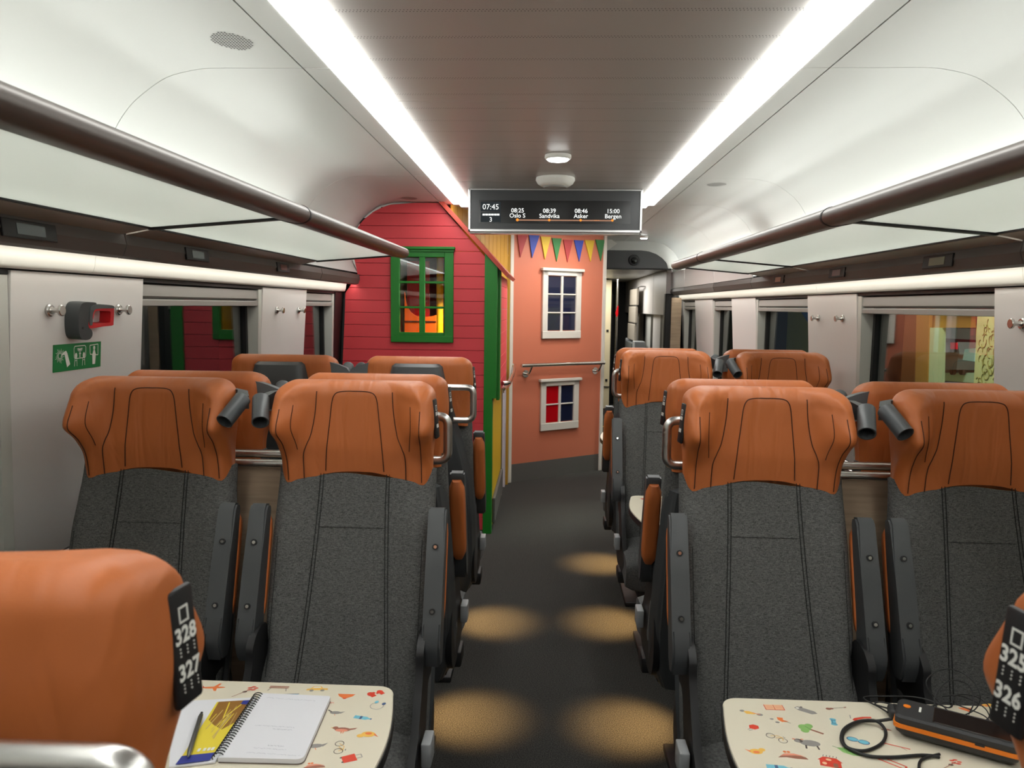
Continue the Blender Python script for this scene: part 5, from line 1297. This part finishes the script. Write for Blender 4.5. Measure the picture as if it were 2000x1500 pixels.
# things beyond the opening
Xo = 6.5
def e2(px, py, X=Xo): return e(px, py, X)
t = thing('waste_bin', 'dark grey wheeled bin with a red label outside the right window', 'bin')
slab('body', [(1838, 690), (1872, 690), (1868, 722), (1842, 722)], mat('bin grey', (70, 76, 74), .6), Xo, .8, t); slab('lid', [(1836, 672), (1870, 668), (1874, 692), (1836, 692)], mat('lid grey', (88, 92, 90), .6), Xo-.02, .84, t)
slab('label', [(1856, 669), (1868, 669), (1868, 682), (1856, 682)], mat('label red', (214, 30, 44), .5), Xo-.06, .02, t)
t2 = thing('waste_bin', 'pale teal tilted bin beside the dark bin outside the right window', 'bin')
slab('body', [(1884, 682), (1905, 680), (1903, 706), (1880, 703)], mat('bin teal', (138, 168, 170), .5), Xo-.3, .5, t2)
m = MB()
for px in (1846, 1864): y_, z_ = e2(px, 725); m.disc((Xo+.1, y_, z_), (1, 0, 0), .06, .05, 14)
m.build('wheels', GASK, t)
o = slab('workshop_windows', [(1828, 640), (1910, 642), (1910, 664), (1828, 660)], mat('pale window wall', (210, 232, 224), .5), Xo+3, .05); o.name = 'pale_windows'; tag(o, 'pale framed windows far behind the bins outside', 'window')
o = slab('floor_plate', [(1826, 728), (1908, 728), (1904, 748), (1820, 742)], mat('pale floor', (170, 190, 164), .6), Xo+.2, .05); tag(o, 'pale green workshop low wall under the bins outside', 'wall')
o = slab('blue_container', [(1826, 746), (1904, 752), (1904, 800), (1820, 800)], mat('container blue', (86, 116, 140), .6), Xo-.5, .3); tag(o, 'blue container below the bins outside the right window', 'container')
# blue slanting beam behind the farther right window
sb = slab('blue_beam', [(1552, 590), (1570, 590), (1600, 640), (1600, 665)], mat('blue beam', (30, 84, 140), .5), 2.6, .05); tag(sb, 'blue slanting beam outside the farther right window', 'beam')
m = MB(); m.box(9.9, 9.95, -6, 24, -1, 6); m.build('far_wall', mat('workshop far wall', (86, 96, 88), .7), ext)
m = MB(); m.box(-10, -9.95, -6, 24, -1, 6); m.build('dark_wall', mat('dark workshop wall', (20, 24, 24), .7), ext)

# ================================================================== LIGHTS
def area(name, loc, size, power, color, rot=(0, 0, 0), sy=None):
    l = bpy.data.lights.new(name, 'AREA'); l.energy = power; l.color = color; l.size = size
    if sy: l.shape = 'RECTANGLE'; l.size_y = sy
    o = bpy.data.objects.new(name, l); COL.objects.link(o); o.location = loc; o.rotation_euler = rot; return o
area('workshop_fill', (5.0, 8.5, 4.2), 1.5, 500, (.92, 1, .88), (0, .3, 0)); area('workshop_fill', (2.1, 5.6, 3.2), .8, 60, (1, .93, .6), (0, -.5, 0))  # unseen fill lights added so the view outside shows through the glass
area('vestibule_fill', (.7, 9.8, 1.87), .5, 16, (1, .97, .9), sy=1.2)  # unseen fill without a fixture, added to brighten the dark vestibule
area('corridor_fill', (.12, 5.9, 2.125), .12, 4, (1, .97, .92)); area('corridor_fill', (.42, 5.6, 2.125), .12, 5, (1, .97, .92)); area('corridor_fill', (.34, 6.35, 2.125), .12, 5, (1, .97, .92))  # fill under the three added downlights, for salmon wall and upper panels
pl_ = area('playroom_fill', (-.55, 5.04, 1.62), .1, 6, (1, .95, .88)); pl_.rotation_euler = Vector((-.5, .42, -.25)).to_track_quat('-Z', 'Y').to_euler()  # unseen fill added behind the planks to light the slide
for x, y in ((-.36, 2.66), (.36, 2.64), (-.33, 3.52), (.36, 3.55), (.38, 4.4)):
    l = bpy.data.lights.new('floor_spot', 'SPOT'); l.energy = SPOT; l.color = (1, .60, .22); l.spot_size = math.radians(84); l.spot_blend = .8; l.shadow_soft_size = .012
    o = bpy.data.objects.new('floor_spot', l); COL.objects.link(o)
    sx = -1 if x < 0 else 1
    o.location = (x, y, .275); d3 = Vector((sx*-.22, 0, -1)); o.rotation_euler = d3.to_track_quat('-Z', 'Y').to_euler()
